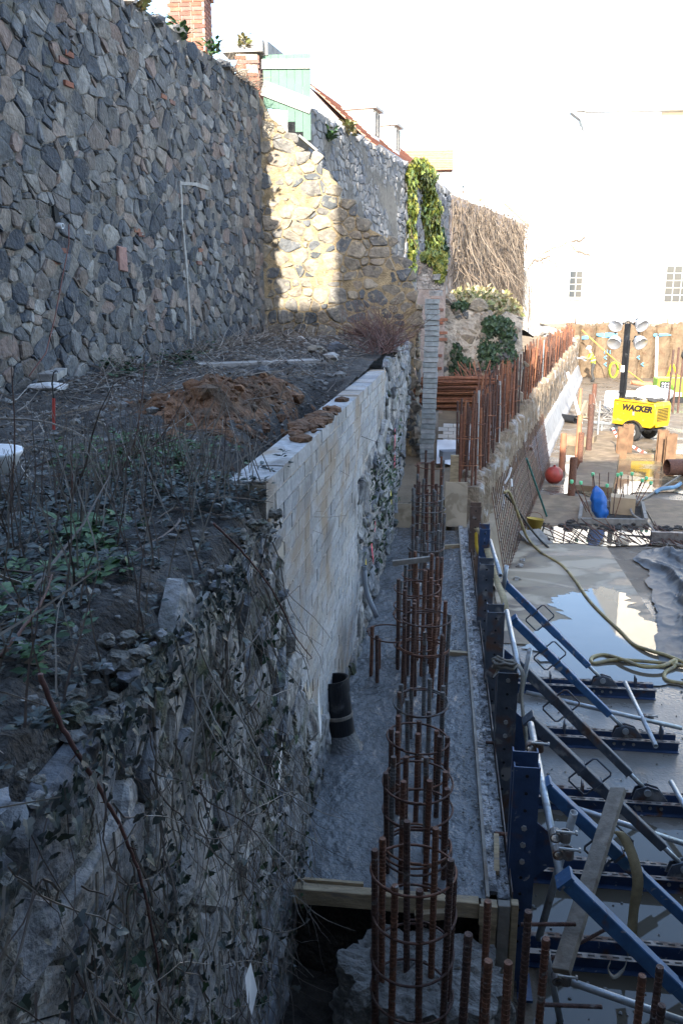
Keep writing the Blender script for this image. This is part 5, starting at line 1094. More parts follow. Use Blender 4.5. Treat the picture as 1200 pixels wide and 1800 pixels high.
# concrete ledges and trench timbers
for (a, b, h_, w_, lab) in [((990, 772), (1045, 776), .35, .5, 'concrete ledge across the far trench'), ((1038, 860), (1070, 762), .16, 1.0, 'long concrete strip right of the trench'), ((1078, 800), (1260, 803), .12, .25, 'trench edging beam in front of the trailer')]:
    A = F(*a, h_ / 2); B = F(*b, h_ / 2); tag(MB().bar(A, B, w_, h_).build('concrete_ledge', m_mudply), lab, 'concrete ledge')
struct(sheet('trench_water', [tuple(F(990, 870, 0).xy), tuple(F(1034, 862, 0).xy), tuple(F(1052, 790, 0).xy), tuple(F(996, 782, 0).xy)], .024, m_mudwater, .05, 8))
m_sheet = M('brown_sheet_steel', (.17, .095, .05), (5, .6, 1.3), .8, (.3, 30))
for (a, lab) in [((1090, 806), 'brown steel sheet post left in the trench'), ((1100, 800), 'second brown steel sheet post from the left in the trench'), ((1160, 812), 'brown steel sheet post under the trailer tyre'), ((1174, 820), 'rightmost brown steel sheet post in the trench')]:
    A = F(*a, 0); tag(MB().prism([(-.14, -.1), (.14, -.1), (.14, -.08), (.02, -.08), (.02, .08), (.14, .08), (.14, .1), (-.14, .1), (-.14, .08), (-.02, .08), (-.02, -.08), (-.14, -.08)], (1, 0, 0), (0, 1, 0), (0, 0, 1), A, 0, .95).build('sheet_post', m_sheet), lab, 'steel post', 'steel posts in the trench')
# hazard tape
P = [at(1076, 752, y=26.4), at(1084, 768, y=26.3), at(1100, 778, y=26.2), at(1125, 793, y=26.1), at(1153, 806, y=26.0)]
hz = thing('hazard_tape', 'red and white hazard tape sagging in front of the trailer', 'tape', P[0])
S = []
for i in range(4):
    for q in range(5): S.append(P[i].lerp(P[i + 1], q / 5))
for i in range(len(S) - 1): MB().bar(S[i], S[i + 1], .012, .075).build('red_stripe' if i % 2 else 'white_stripe', m_redtape if i % 2 else m_paper, hz)
# ------------------------------------------------------------ yellow lighting tower trailer
GZ = R(-46); gt = thing('lighting_tower_trailer', 'yellow trailer lighting tower with raised mast and four lamps', 'lighting tower', (6.82, 28.9, 0), None, GZ)
def gl(mb, name, mat, smooth=False, par=None, bevel=0): return mb.build(name, mat, par or gt, smooth, local=True, bevel=bevel)
LX, WY = .80, .46
body = gl(MB().prism([(-LX, .50), (LX - .12, .50), (LX, .62), (LX, 1.22), (LX - .05, 1.33), (-LX + .03, 1.36), (-LX, 1.30)], (1, 0, 0), (0, 0, 1), (0, -1, 0), (0, 0, 0), -WY, WY), 'canopy', m_yellow, bevel=.02)
gl(MB().box((0, -WY - .006, 1.30), (1.5, .012, .02)), 'lid_seam', m_dark); gl(MB().box((.05, -WY - .006, .84), (.012, .008, .62)), 'door_seam', m_dark)
gl(MB().box((.02, -WY - .012, .93), (.07, .02, .13)), 'latch', m_lampmetal)
vent = gl(MB().box((LX + .004, 0, .93), (.012, .62, .42)), 'vent', m_dark)
for k in range(8): gl(MB().box((LX + .016, 0, .75 + k * .05), (.02, .62, .014)), 'louvre', m_yellow, par=vent)
gl(MB().box((LX + .01, 0, .60), (.03, .7, .12)), 'rear_panel', m_yellow)
gl(MB().box((0, 0, .45), (1.62, .5, .08)), 'chassis', m_black)
for s in (-1, 1):
    y = s * (WY + .02); wl = gl(MB().lathe([(.17, -.08), (.27, -.085), (.31, -.05), (.315, 0), (.31, .05), (.27, .085), (.17, .08)], (.05, y, .315), (0, -s, 0), 28), 'wheel', m_rubber, True)
    gl(MB().lathe([(.17, -.06), (.175, .065), (.15, .05), (.12, .035), (.05, .05), (0, .05)], (.05, y, .315), (0, s, 0), 24), 'rim', m_rim, True, wl)
    for q in range(6): gl(MB().lathe([(.018, .04), (.018, .056), (0, .056)], (.05 + .09 * math.cos(q * 1.047), y, .315 + .09 * math.sin(q * 1.047)), (0, s, 0), 8), 'wheel_hole', m_dark, False, wl)
    arc = [(.05 + .40 * math.cos(a), .315 + .40 * math.sin(a)) for a in [math.pi * (.06 + .88 * i / 12) for i in range(13)]]; arc2 = [(.05 + .355 * math.cos(a), .315 + .355 * math.sin(a)) for a in [math.pi * (.94 - .88 * i / 12) for i in range(13)]]
    gl(MB().prism(arc + arc2, (1, 0, 0), (0, 0, 1), (0, s, 0), (0, 0, 0), WY - .1, WY + .13), 'mudguard', m_black)
gl(MB().bar((-.75, 0, .42), (-1.9, 0, .38), .08, .08), 'drawbar', m_galv); gl(MB().tube([(-1.5, 0, .4), (-1.5, 0, .0)], .03, 8), 'jockey_leg', m_galv)
cu = bpy.data.curves.new('lettering', 'FONT'); cu.body = 'WACKER'; cu.size = .27; cu.shear = .25; cu.extrude = .004; cu.align_x = 'CENTER'; cu.offset = .016
tob = bpy.data.objects.new('lettering', cu); col.objects.link(tob); bpy.context.view_layer.update()
tme = bpy.data.meshes.new_from_object(tob.evaluated_get(bpy.context.evaluated_depsgraph_get())); bpy.data.objects.remove(tob); tme.materials.clear(); tme.materials.append(m_text)
o = inst('lettering', tme, gt, (.12, -WY - .012, 1.02), (R(90), 0, 0), (1.0, 1.0, 1))
mx_ = -.72; gl(MB().box((mx_, -.12, 2.2), (.14, .14, 3.3)), 'mast', m_black); gl(MB().box((mx_ + .12, -.14, 2.1), (.06, .06, 2.4)), 'mast_section', m_black)
gl(MB().box((mx_, -.20, 2.35), (.12, .03, .22)), 'mast_label', m_paper); gl(MB().box((mx_, -.12, 1.55), (.2, .2, .06)), 'mast_collar', m_black)
vb = Vector((.97, -.24, 0)).normalized(); ic = Matrix.Rotation(-GZ, 3, 'Z')
ex = ic @ Vector((1, 0, 0)); ey = ic @ Vector((0, -1, 0))
top = Vector((mx_, -.12, 3.85))
for (sx, sz) in ((-1, 1), (1, 1), (-1, 0), (1, 0)):
    c = top + ex * (sx * .40) + Vector((0, 0, -.02 if sz else -.60)) + ey * .1
    ax = (ey * .75 + Vector((0, 0, -.55)) + ex * (sx * .35)).normalized()
    lamp = gl(MB().lathe([(.0, -.20), (.09, -.19), (.16, -.13), (.21, -.02), (.225, .10), (.23, .13), (.21, .13), (.20, .11), (0, .10)], c, ax, 22), 'lamp', m_lampmetal, True)
    gl(MB().lathe([(.05, -.28), (.06, -.2), (.0, -.19)], c, ax, 10), 'lamp_socket', m_black, False, lamp)
    pts = [c + ex * (.23 * q) + ax * .0 + Vector((0, 0, .18 - .18 * abs(q) ** 2)) for q in (-1, -.8, -.4, 0, .4, .8, 1)]
    gl(MB().tube(pts, .022, 6), 'bracket', m_black, True, lamp)
gl(MB().tube([top + ex * -.40 + Vector((0, 0, -.35)), top + ex * -.28 + Vector((0, 0, -.08)), top + Vector((0, 0, .08)), top + ex * .28 + Vector((0, 0, -.08)), top + ex * .40 + Vector((0, 0, -.35))], .035, 8), 'lamp_frame', m_trouser, True)
mb = MB(); rg = random.Random(4)
for k in range(14): mb.blob((rg.uniform(-.6, .7), rg.uniform(-.3, .3), 1.40), (rg.uniform(.08, .2), .1, .05), k, .4, 1)
gl(mb, 'hose_bundle', m_trouser)['kind'] = 'stuff'
# lime green generator and other plant
gg = thing('green_generator', 'lime green canopy generator at the right edge', 'generator', (10.6, 40, 0))
MB().box((10.75, 40, .70), (1.6, .9, .85)).build('canopy', m_green, gg, bevel=.04); MB().box((10.28, 39.54, .83), (.45, .03, .33)).build('control_panel', m_dark, gg); MB().box((10.9, 39.54, .40), (.3, .03, .18)).build('label_plate', m_paper, gg)
for k in range(3):
    for q in range(2): MB().box((10.16 + k * .12, 39.52, .76 + q * .13), (.07, .03, .07)).build('gauge', m_paper, gg)
MB().box((10.75, 40, .14), (1.5, .7, .28)).build('skid', m_black, gg)
for k, (px, h_, lab) in enumerate([(1172, 3.6, 'rusty rod left of the green generator'), (1181, 3.7, 'tall rusty rod before the green generator'), (1190, 3.6, 'rusty rod with a round float switch at the right edge')]):
    A = at(px, 725, z=0); tag(MB().tube([A, A + Vector((0, 0, h_ - 1.0))], .045, 6).build('tall_rod', m_rust), lab, 'rod', 'tall rods by the generator')
    if k == 2: tag(MB().blob(A + Vector((0, -.05, h_ - 1.2)), (.11, .11, .16), 1, .05, 2).build('float_switch', m_rubber), 'dark round float switch on the right-hand rod', 'float switch')
pk = []
for k in range(9):
    A = at(1108 + k * 9, 672 + k * 1.6, z=.35 - .02 * k); B = A + Vector((2.6, -1.3, -.12)); tag(MB().hollow(A, B, .12, .012, 12).build('clay_drain', m_terracotta), '%s orange drain pipe from the left in the stacked pipes' % ORD[k], 'pipe', 'orange drain pipes stacked behind the trailer')
for k, (px, py, s, mt, lab) in enumerate([(1090, 705, (1.3, .7, .8), m_paper, 'white sheeted stack left of the mast'), (1086, 720, (1.2, .6, .2), m_white, 'low white slab stack left of the trailer'), (1150, 698, (1.3, .8, .55), m_paper, 'white plastic sack behind the trailer')]):
    A = at(px, py, z=s[2] / 2)
    if k == 2: tag(MB().blob(A, (.75, .5, .5), 3, .3, 3).build('plastic_sack', mt), lab, 'sack')
    else: tag(MB().box(A, s, Matrix.Rotation(-.2, 3, 'Z'), .03).build('sheeted_stack', mt), lab, 'stack')
mb = MB(); rg = random.Random(12)
for k in range(60):
    A = at(rg.uniform(1050, 1095), rg.uniform(722, 745), z=.08); twig(mb, A, (rg.uniform(-1, 1), rg.uniform(-.3, .3), .15), rg.uniform(.4, 1.2), .03, rg, .1, 3, 4)
tag(mb.build('debris_heap', m_timbgrey), 'grey heap of broken timber left of the trailer', 'debris')['kind'] = 'stuff'
mb = MB()
for q in range(5): mb.tube([at(1078, 655, y=36) + Vector((.17 * math.cos(i * .6 + q), .05 * q, .32 * math.sin(i * .6 + q) + .1)) for i in range(12)], .03, 6)
tag(mb.build('hose_coil', M('lime_hose', (.25, .38, .02), (5, .9, 1.1), .6, None), smooth=True), 'lime yellow hose coil left of the mast', 'hose')
mb = MB(); mb.tube([at(1022, 580, y=51), at(1060, 615, y=50), at(1100, 650, y=46), at(1130, 672, y=43)], .03, 5); tag(mb.build('orange_line', M('orange_rope', (.7, .38, .06), (5, .9, 1.1), .7, None)), 'orange rope strung from the far corner to the pipe stack', 'rope')
hg = thing('yellow_tripod', 'yellow survey tripod frame behind the green generator', 'tripod', at(1180, 668, z=0))
for (a, b) in (((1170, 668), (1180, 640)), ((1192, 668), (1182, 640)), ((1172, 660), (1196, 662))): MB().tube([at(*a, y=45), at(*b, y=45)], .05, 6).build('leg', m_yellow, hg)

# ------------------------------------------------------------ worker
WX, WYY = 8.78, 49.4
wk = thing('person', 'worker in white helmet and yellow vest drilling into the pile wall', 'person', (WX, WYY, 0)); wk.scale = (1.1, 1.1, 1.1)
J = {'pel': (0, 0, .95), 'wa': (-.03, 0, 1.12), 'ch': (-.12, 0, 1.36), 'ne': (-.20, 0, 1.53), 'hb': (-.24, 0, 1.60), 'hd': (-.28, 0, 1.68), 'ht': (-.29, 0, 1.78),
     'lh': (.0, -.1, .9), 'lk': (-.08, -.13, .50), 'la': (.03, -.14, .09), 'lt': (-.13, -.15, .04), 'rh': (.0, .1, .9), 'rk': (-.03, .13, .50), 'ra': (.12, .14, .09), 'rt': (-.04, .15, .04),
     'ls': (-.15, -.19, 1.43), 'le': (-.28, -.27, 1.20), 'lw': (-.50, -.16, 1.25), 'lp': (-.57, -.14, 1.27), 'rs': (-.15, .19, 1.43), 're': (-.32, .25, 1.22), 'rw': (-.55, .10, 1.28), 'rp': (-.62, .08, 1.29)}
RAD = dict(pel=.155, wa=.14, ch=.165, ne=.06, hb=.085, hd=.105, ht=.07, lh=.10, lk=.068, la=.05, lt=.045, rh=.10, rk=.068, ra=.05, rt=.045, ls=.075, le=.05, lw=.034, lp=.035, rs=.075, re=.05, rw=.034, rp=.035)
ED = [('pel', 'wa'), ('wa', 'ch'), ('ch', 'ne'), ('ne', 'hb'), ('hb', 'hd'), ('hd', 'ht'), ('pel', 'lh'), ('lh', 'lk'), ('lk', 'la'), ('la', 'lt'), ('pel', 'rh'), ('rh', 'rk'), ('rk', 'ra'), ('ra', 'rt'), ('ch', 'ls'), ('ls', 'le'), ('le', 'lw'), ('lw', 'lp'), ('ch', 'rs'), ('rs', 're'), ('re', 'rw'), ('rw', 'rp')]
names = list(J); vsx = [Vector(J[n]) for n in names]; eds = [(names.index(a), names.index(b)) for a, b in ED]; rads = [RAD[n] for n in names]
for hnd in ('lp', 'rp'):
    b = len(vsx); base = Vector(J[hnd])
    for q in range(5):
        s = vsx; p1 = base + Vector((-.03, (q - 2) * .014, .02)); p2 = p1 + Vector((-.03, 0, -.012 - .004 * (q % 2))); p3 = p2 + Vector((-.004, 0, -.03))
        if q == 4: p1 = base + Vector((.0, .03, .02)); p2 = p1 + Vector((-.03, .012, .01)); p3 = p2 + Vector((-.02, 0, -.005))
        i0 = len(vsx); vsx += [p1, p2, p3]; rads += [.010, .009, .008]; eds += [(names.index(hnd), i0), (i0, i0 + 1), (i0 + 1, i0 + 2)]
me = bpy.data.meshes.new('body'); me.from_pydata(vsx, eds, []); bo = bpy.data.objects.new('body', me); col.objects.link(bo)
sm = bo.modifiers.new('skin', 'SKIN'); ss = bo.modifiers.new('sub', 'SUBSURF'); ss.levels = 1; ss.render_levels = 1
for i, sv in enumerate(me.skin_vertices[0].data): sv.radius = (rads[i], rads[i]); sv.use_root = (i == 0)
bpy.context.view_layer.update(); bme = bpy.data.meshes.new_from_object(bo.evaluated_get(bpy.context.evaluated_depsgraph_get())); bpy.data.objects.remove(bo)
bme.materials.clear()
for m in (m_skin, m_hivis, m_trouser, m_rubber, M('work_shirt', (.30, .34, .12), (8, .8, 1.1), .9, None)): bme.materials.append(m)
for p in bme.polygons:
    c = p.center; hand = c.x < -.47 and c.z < 1.4
    p.material_index = 3 if c.z < .12 else 2 if c.z < .98 else 0 if (hand or c.z > 1.50) else (4 if abs(c.y) > .2 or c.x < -.3 else 1); p.use_smooth = True
inst('body', bme, wk)
MB().lathe([(.125, 0), (.135, .02), (.132, .08), (.10, .14), (.05, .165), (0, .17)], (WX - .285, WYY, 1.70), (-.15, 0, 1), 18).build('helmet', m_helmet, wk, smooth=True)
MB().prism([(-.13, -.1), (.02, -.12), (.02, .12), (-.13, .1)], (1, 0, 0), (0, 1, 0), (0, 0, 1), (WX - .32, WYY, 1.70), 0, .012).build('helmet_peak', m_helmet, wk)
for z in (1.12, 1.28): MB().lathe([(.165, -.025), (.168, 0), (.165, .025)], (WX - .06 - (z - 1.12) * .3, WYY, z), (-.25, 0, 1), 18).build('reflective_band', m_lampmetal, wk)
MB().lathe([(.02, 0), (.018, .012), (0, .03)], (WX - .385, WYY, 1.66), (-1, 0, -.2), 8).build('nose', m_skin, wk)
for s in (-1, 1): MB().blob((WX - .372, WYY + s * .035, 1.685), (.012, .014, .010), 1, 0, 1).build('eye', m_dark, wk); MB().blob((WX - .28, WYY + s * .10, 1.665), (.03, .014, .035), 1, 0, 1).build('ear', m_skin, wk)
MB().box((WX - .377, WYY, 1.625), (.012, .05, .010)).build('mouth', m_redball, wk)
dr = thing('core_drill', 'grey drill barrel held level by the worker', 'drill', (WX - .6, WYY, 1.3)); MB().tube([(WX - .45, WYY - .04, 1.31), (WX - 1.05, WYY - .02, 1.36)], .055, 10).build('barrel', m_galv, dr); MB().box((WX - .5, WYY - .04, 1.27), (.16, .09, .16)).build('grip', m_grey, dr); MB().tube([(WX - 1.05, WYY - .02, 1.36), (WX - 1.45, WYY, 1.39)], .03, 8).build('bit', m_galv, dr)

# ------------------------------------------------------------ bundles of bars behind the pile wall
bl2 = MB().tube([(0, 0, 0), (.5, .02, -.03), (1, 0, .0)], .016, 5).mesh('bar', m_rustbright)
for k in range(5):
    z = 2.46 + k * .135; t = thing('bar_bundle', '%s bundle of rusty bars from the bottom of the stack' % ORD[k], 'bar bundle', (0, 17.5, z), 'stacked bundles of rusty bars')
    for q in range(26):
        a = rnd.uniform(0, 6.28); r_ = .075 * math.sqrt(rnd.random()); inst('bar', bl2, t, (-.5 + rnd.uniform(-.05, .05) , -.1 * k * .3 + 1.9 * r_ * math.cos(a), r_ * math.sin(a)), (rnd.uniform(0, 6), rnd.uniform(-.02, .02), .12 + rnd.uniform(-.02, .02)), (1.62 + rnd.uniform(-.06, .05), 1, 1))
    for xx in (-.1, .6): MB().tube([Vector((xx, 17.5 + .12 * (xx + .5) + .12 * math.cos(q * .7), z + .072 * math.sin(q * .7))) for q in range(9)], .006, 4, closed=True).build('binding_wire', m_rustgrey, t)
rg = random.Random(10); fan = thing('fanned_bars', 'loose orange rusty bars fanned out behind the bundles', 'rebar', (1, 18, 2.4)); fbm = MB().tube([(0, 0, 0), (0, 0, 1)], .014, 5).mesh('bar', m_rustbright)
for k in range(70):
    A = Vector((.95 + rg.uniform(-.25, .25), 17.6 + rg.uniform(-.2, .3), 2.15 + rg.uniform(-.3, .6))); B = Vector((.3 + rg.uniform(0, 1.5), 20.4 + rg.uniform(-.5, .4), 2.85 + rg.uniform(-.15, .35))); d = B - A; inst('bar', fbm, fan, A, d.to_track_quat('Z', 'Y').to_euler(), (1, 1, d.length), world=True)
for k, x in enumerate((-.05, .75)): tag(MB().box((x, 17.55, 1.98), (.12, .35, .75)).build('timber_bearer', m_stem), ['left', 'right'][k] + ' dark timber bearer under the bar bundles', 'timber')
pb = thing('pale_block_stack', 'stack of pale bricks under the bar bundles', 'bricks', (.45, 17.4, 1.6)); pbm = MB().box((0, 0, 0), (.2, .1, .065)).mesh('brick', m_white)
for r_ in range(6):
    for q in range(5): inst('brick', pbm, pb, (.12 + q * .21 + (.1 if r_ % 2 else 0), 17.25, 1.72 + r_ * .075), world=True)
def fs_(u, v): x = lerp(.0, .95, u); y = lerp(15.6, 16.9, v); return Vector((x, y, 1.6 + .25 * v + .06 * fb(x, y, 0, 2.5)))
tag(MB().grid(fs_, 16, 16).build('plastic_sheet', m_paper, smooth=True), 'crumpled white plastic sheet on the ground before the bar stack', 'sheet')
tag(MB().box((.25, 15.9, 1.72), (.35, .25, .18), Matrix.Rotation(.3, 3, 'Z')).build('grey_crate', m_grey), 'dark grey crate behind the first pile cages', 'crate')
# ------------------------------------------------------------ terrace litter, heaps, plants
def onT(x, y, dz=0): return Vector((x, y, tz(x, y) + dz))
rg = random.Random(21)
def heap(u, v):
    x = lerp(-3.3, -1.22, u); y = lerp(5.2, 9.6, v); e = min(u, 1 - u, v, 1 - v) * 4; e = max(0, min(1, e))
    q = math.exp(-((x + 1.72 + .22 * math.sin(y * 2)) ** 2 / .36 + (y - 7.3) ** 2 / 2.3)) * (.75 + .5 * nz(x, y, 3, 2.2))
    return Vector((x, y, tz(x, y) - .05 + .21 * q * (.6 + 1.1 * abs(fb(x, y, 1, 2.6))) + .05 * q * fb(x, y, 1, 9) - (1 - e) * .06))
tag(MB().grid(heap, 90, 120).build('earth_heap', m_heap), 'heap of reddish brown earth beside the block wall', 'earth heap')
mb = MB()
for k in range(520):
    x = min(rg.gauss(-1.95, .45), -1.26 - rg.random() * .1); y = rg.gauss(7.2, .8); r_ = rg.uniform(.012, .05) if k > 14 else rg.uniform(.05, .11)
    p = Vector((x, y, heap((x + 3.3) / 2.08, (y - 5.2) / 4.4).z if (-3.3 < x < -1.22 and 5.2 < y < 9.6) else tz(x, y))); mb.blob(p, (r_ * 1.2, r_, r_ * .9), k, .45, 1)
tag(mb.build('earth_clods', m_heap), 'loose clods of earth on the reddish heap', 'earth')['kind'] = 'stuff'
mb = MB()
for k in range(4200):
    y = .8 + 15.5 * rg.random() ** 1.6; x = rg.uniform(-4.3, -1.15) if y > 4 else rg.uniform(-3, -.98)
    r_ = rg.uniform(.004, .016) * (1 + .08 * y) * (2.2 if rg.random() < .04 else 1); mb.blob((x, y, tz(x, y) + r_ * .2), (r_ * 1.3, r_, r_ * .8), k, .4, 1)
tag(mb.build('gravel', m_rubble), 'grit and pebbles strewn over the terrace', 'gravel')['kind'] = 'stuff'
mb = MB()
for k in range(5000):
    y = 1.0 + 15 * rg.random() ** 1.7; x = rg.uniform(-4.2, -1.1); s = rg.uniform(.03, .07); leaf(mb, onT(x, y, .012), rv(rg) * Vector((1, 1, .2)), Vector((0, 0, 1)) + rv(rg) * .5, s)
tag(mb.build('leaf_litter', leafm('dead_leaf', [(.10, .07, .045), (.075, .055, .04), (.15, .11, .07), (.05, .045, .035)], .8)), 'dead brown leaf litter on the terrace', 'leaf litter')['kind'] = 'stuff'
# dead twigs lying about
mb = MB()
for k in range(900):
    y = 1.2 + 15 * rg.random() ** 1.7; x = rg.uniform(-4.1, -1.15); twig(mb, onT(x, y, .03), rv(rg) * Vector((1, 1, .35)) + Vector((0, 0, .12)), rg.uniform(.2, .8), rg.uniform(.003, .008), rg, .2, 5, 3)
tag(mb.build('dead_twigs', m_stem), 'dead twigs scattered over the terrace', 'twigs')['kind'] = 'stuff'
# brushwood against the foot of the walls
def brush(label, pts, n, seed, L=.5, up=.5, mat=m_stem):
    rg = random.Random(seed); mb = MB(); t = thing('brushwood', label, 'brushwood', pts[0])
    for k in range(n):
        i = rg.randrange(len(pts) - 1); p = Vector(pts[i]).lerp(Vector(pts[i + 1]), rg.random()) + rv(rg) * Vector((.2, .25, .0)); p.z = max(p.z, tz(p.x, p.y) if p.x < -1 else p.z)
        twig(mb, p, rv(rg) * Vector((1, 1, .3)) + Vector((0, 0, up)), L * rg.uniform(.5, 1.4), rg.uniform(.004, .009), rg, .35, 6, 3, .05)
    mb.build('twigs', mat, t, kind='stuff'); return t
brush('dark tangle of dead brambles at the foot of the ruined wall', [(-1.6, 15.6, 4.0), (-1.0, 15.0, 3.95), (-.85, 13.6, 3.9), (-.95, 12.4, 3.85)], 420, 3, .7, .7, m_bramble)
brush('dead stalks along the foot of the tall stone wall', [(-4.0, 9.5, 3.75), (-3.75, 12, 3.8), (-3.5, 14, 3.9), (-3.3, 16, 3.95), (-2.6, 16.2, 3.95)], 330, 4, .45, .5)
brush('dry grass and stems on top of the tall stone wall by the pier', [(-3.75, 14.9, 8.35), (-3.65, 15.7, 8.35), (-3.6, 16.4, 8.4)], 260, 5, .4, .3, m_vine)
# plants
def weed(mb, p, rg, n, s, up=.5, shape=OVAL):
    for k in range(n):
        a = rg.uniform(0, 6.28); d = Vector((math.cos(a), math.sin(a), rg.uniform(.1, up))); q = p + d * rg.uniform(0, s * .5) + Vector((0, 0, rg.uniform(0, s * .5)))
        leaf(mb, q, d, Vector((0, 0, 1)) + rv(rg) * .5, s * rg.uniform(.55, 1.2), shape)
def plantthing(label, c, spread, n, s, mat, seed, per=9, stems=0, hgt=.1, name='weed_clump'):
    rg = random.Random(seed); base = onT(*c); t = thing(name, label, 'weeds', base); mb = MB(); sm = MB()
    for k in range(n):
        x = c[0] + rg.gauss(0, spread[0]); y = c[1] + rg.gauss(0, spread[1]); x = min(x, xw(y) - .03); p = onT(x, y, rg.uniform(0, hgt)); weed(mb, p, rg, per, s)
        if rg.random() < stems: twig(sm, p, (rg.uniform(-.3, .3), rg.uniform(-.3, .3), 1), rg.uniform(.2, .5), .004, rg, .15, 5, 3)
    mb.build('leaves', mat, t, kind='stuff')
    if sm.v: sm.build('stems', m_stem, t, kind='stuff')
plantthing('large clump of green and purple weeds next to the near end of the block wall', (-1.75, 4.85), (.3, .35), 150, .055, m_weed, 1, 7, .3)
plantthing('dull leafed weeds hugging the near end of the block wall', (-1.42, 4.4), (.22, .35), 170, .045, m_dull, 2, 7, .3)
plantthing('bright green rosette in the middle of the left terrace', (-1.42, 3.15), (.09, .12), 18, .075, m_weed, 3, 8)
plantthing('low green weeds near the crumbling wall edge', (-1.22, 2.55), (.14, .2), 22, .055, m_weed, 4, 7)
plantthing('dull weeds in front of the bright green rosette', (-1.6, 2.9), (.35, .35), 190, .045, m_dull, 5, 7, .4)
plantthing('bright small weeds at the left edge of the terrace', (-1.45, 2.3), (.2, .25), 45, .04, m_weed, 6, 7)
plantthing('spreading dull weeds behind the bright rosette', (-1.75, 3.9), (.4, .45), 260, .045, m_dull, 7, 7, .5)
plantthing('green creeping weeds below the tall wall near the white slab', (-3.9, 9.9), (.25, .3), 25, .09, m_ivy, 8, 8)
plantthing('weeds at the wall foot midway along the terrace', (-3.6, 11.6), (.2, .5), 26, .08, m_ivy, 9, 8)
plantthing('dark low weeds on the near left of the terrace', (-1.35, 2.0), (.3, .35), 170, .038, m_dull, 10, 7, .3)
plantthing('small bright weed cluster at the terrace rim', (-1.12, 2.0), (.08, .12), 12, .045, m_weed, 11, 8)
plantthing('dull weeds spilling round the cut end of the block wall', (-1.1, 4.0), (.1, .16), 60, .04, m_dull, 12, 7, .3)
# tufts on the wall tops
for k, (p, lab, s, mt) in enumerate([(on_tall(318, 62, .02), 'green tuft growing from the tall wall top below the chimney', .14, m_weed), (on_tall(248, 15, .02), 'dry tuft on the tall wall top at the upper edge', .14, m_grass), (on_tall(371, 92, .02), 'small green tuft further along the tall wall top', .13, m_weed), (mpl(.95, 7.9, .05), 'green fern tuft near the top of the boundary wall', .2, m_weed), (mpl(2.2, 8.25, 0), 'yellow green tuft on the boundary wall coping', .2, m_grass), (Vector((-3.75, 16.65, 9.2)), 'dry plants rooted on the brick gate pier', .15, m_grass)]):
    t = thing('wall_plant', lab, 'wall plant', p); mb = MB(); q = random.Random(k + 50)
    for z in range(8): weed(mb, p + rv(q) * Vector((.1, .12, .1)), q, 9, s, .9)
    mb.build('leaves', mt, t, kind='stuff')
# bramble canes
def cane(pts, r_, label, mat=m_bramble, seed=0):
    rg = random.Random(seed); P = [Vector(p) for p in pts]; S = []
    for i in range(len(P) - 1):
        p0 = P[max(i - 1, 0)]; p1 = P[i]; p2 = P[i + 1]; p3 = P[min(i + 2, len(P) - 1)]
        for k in range(8):
            t = k / 8; S.append(.5 * ((2 * p1) + (p2 - p0) * t + (2 * p0 - 5 * p1 + 4 * p2 - p3) * t * t + (3 * p1 - p0 - 3 * p2 + p3) * t ** 3) + rv(rg) * r_ * .35)
    S.append(P[-1]); n = len(S); t = thing('bramble_cane', label, 'bramble', P[0]); MB().tube(S, [r_ * (1 - .6 * i / n) for i in range(n)], 6).build('cane', mat, t, smooth=True)
    mb = MB()
    for i in range(2, n, 3): twig(mb, S[i], rv(rg), r_ * 4, r_ * .35, rg, .1, 2, 3)
    mb.build('thorns', mat, t, kind='stuff')
cane([at(375, 920, y=3.0), at(430, 975, y=3.1), at(480, 1040, y=3.35), at(520, 1120, y=3.55), at(548, 1157, y=3.7)], .0055, 'long bramble cane arching over the block wall')
cane([at(70, 1185, y=1.75), at(110, 1280, y=1.78), at(180, 1395, y=1.85), at(232, 1500, y=1.95), at(262, 1610, y=2.05), at(280, 1720, y=2.15), at(275, 1820, y=2.2)], .0075, 'thick reddish bramble cane hanging down the near wall')
cane([at(0, 1155, y=1.9), at(40, 1105, y=2.0), at(75, 1055, y=2.1), at(92, 1010, y=2.2)], .006, 'bramble cane rising at the left edge')
cane([at(400, 1185, y=2.9), at(450, 1120, y=3.2), at(495, 1060, y=3.5), at(528, 1028, y=3.7)], .004, 'thin forked twig crossing the block wall', m_stem)
cane([at(0, 735, y=5.0), at(80, 742, y=5.1), at(150, 770, y=5.0), at(190, 830, y=4.7)], .008, 'dry cane arching low over the left terrace', m_stem)
cane([at(232, 800, y=4.8), at(300, 775, y=5.1), at(360, 755, y=5.3), at(415, 775, y=5.4)], .006, 'pale dry stalk lying behind the weeds', m_stem)
for k, (a, b, y, lab) in enumerate([((18, 900), (20, 640), 3.6, 'upright dry stalk at the left edge of the terrace'), ((225, 830), (255, 640), 4.9, 'upright dry stalk leaning right before the earth heap'), ((115, 915), (125, 800), 3.7, 'short upright stalk left of the weeds'), ((205, 845), (245, 740), 4.6, 'pair stalk standing in the weed clump'), ((255, 800), (325, 700), 5.0, 'slanting stalk before the earth heap')]):
    A = at(*a, y=y); B = at(*b, y=y); cane([A, A.lerp(B, .5) + Vector((.02, 0, 0)), B], .006, lab, m_bramble, k)
A = at(95, 755, y=5.2); B = at(95, 700, y=5.2)
tag(MB().tube([A, B], .011, 6).build('red_stake', M('red_stake_paint', (.42, .05, .04), (8, .8, 1.1), .6, None)), 'thin red marker stake on the left terrace', 'stake')
cane([B, at(92, 675, y=5.2), at(95, 655, y=5.2), at(102, 652, y=5.2)], .008, 'dark bent wire above the red stake', m_cable)
P = [on_tall(105, 395, .12), on_tall(108, 430, .1), on_tall(98, 480, .1), on_tall(80, 560, .12), on_tall(60, 620, .15), on_tall(15, 660, .25)]
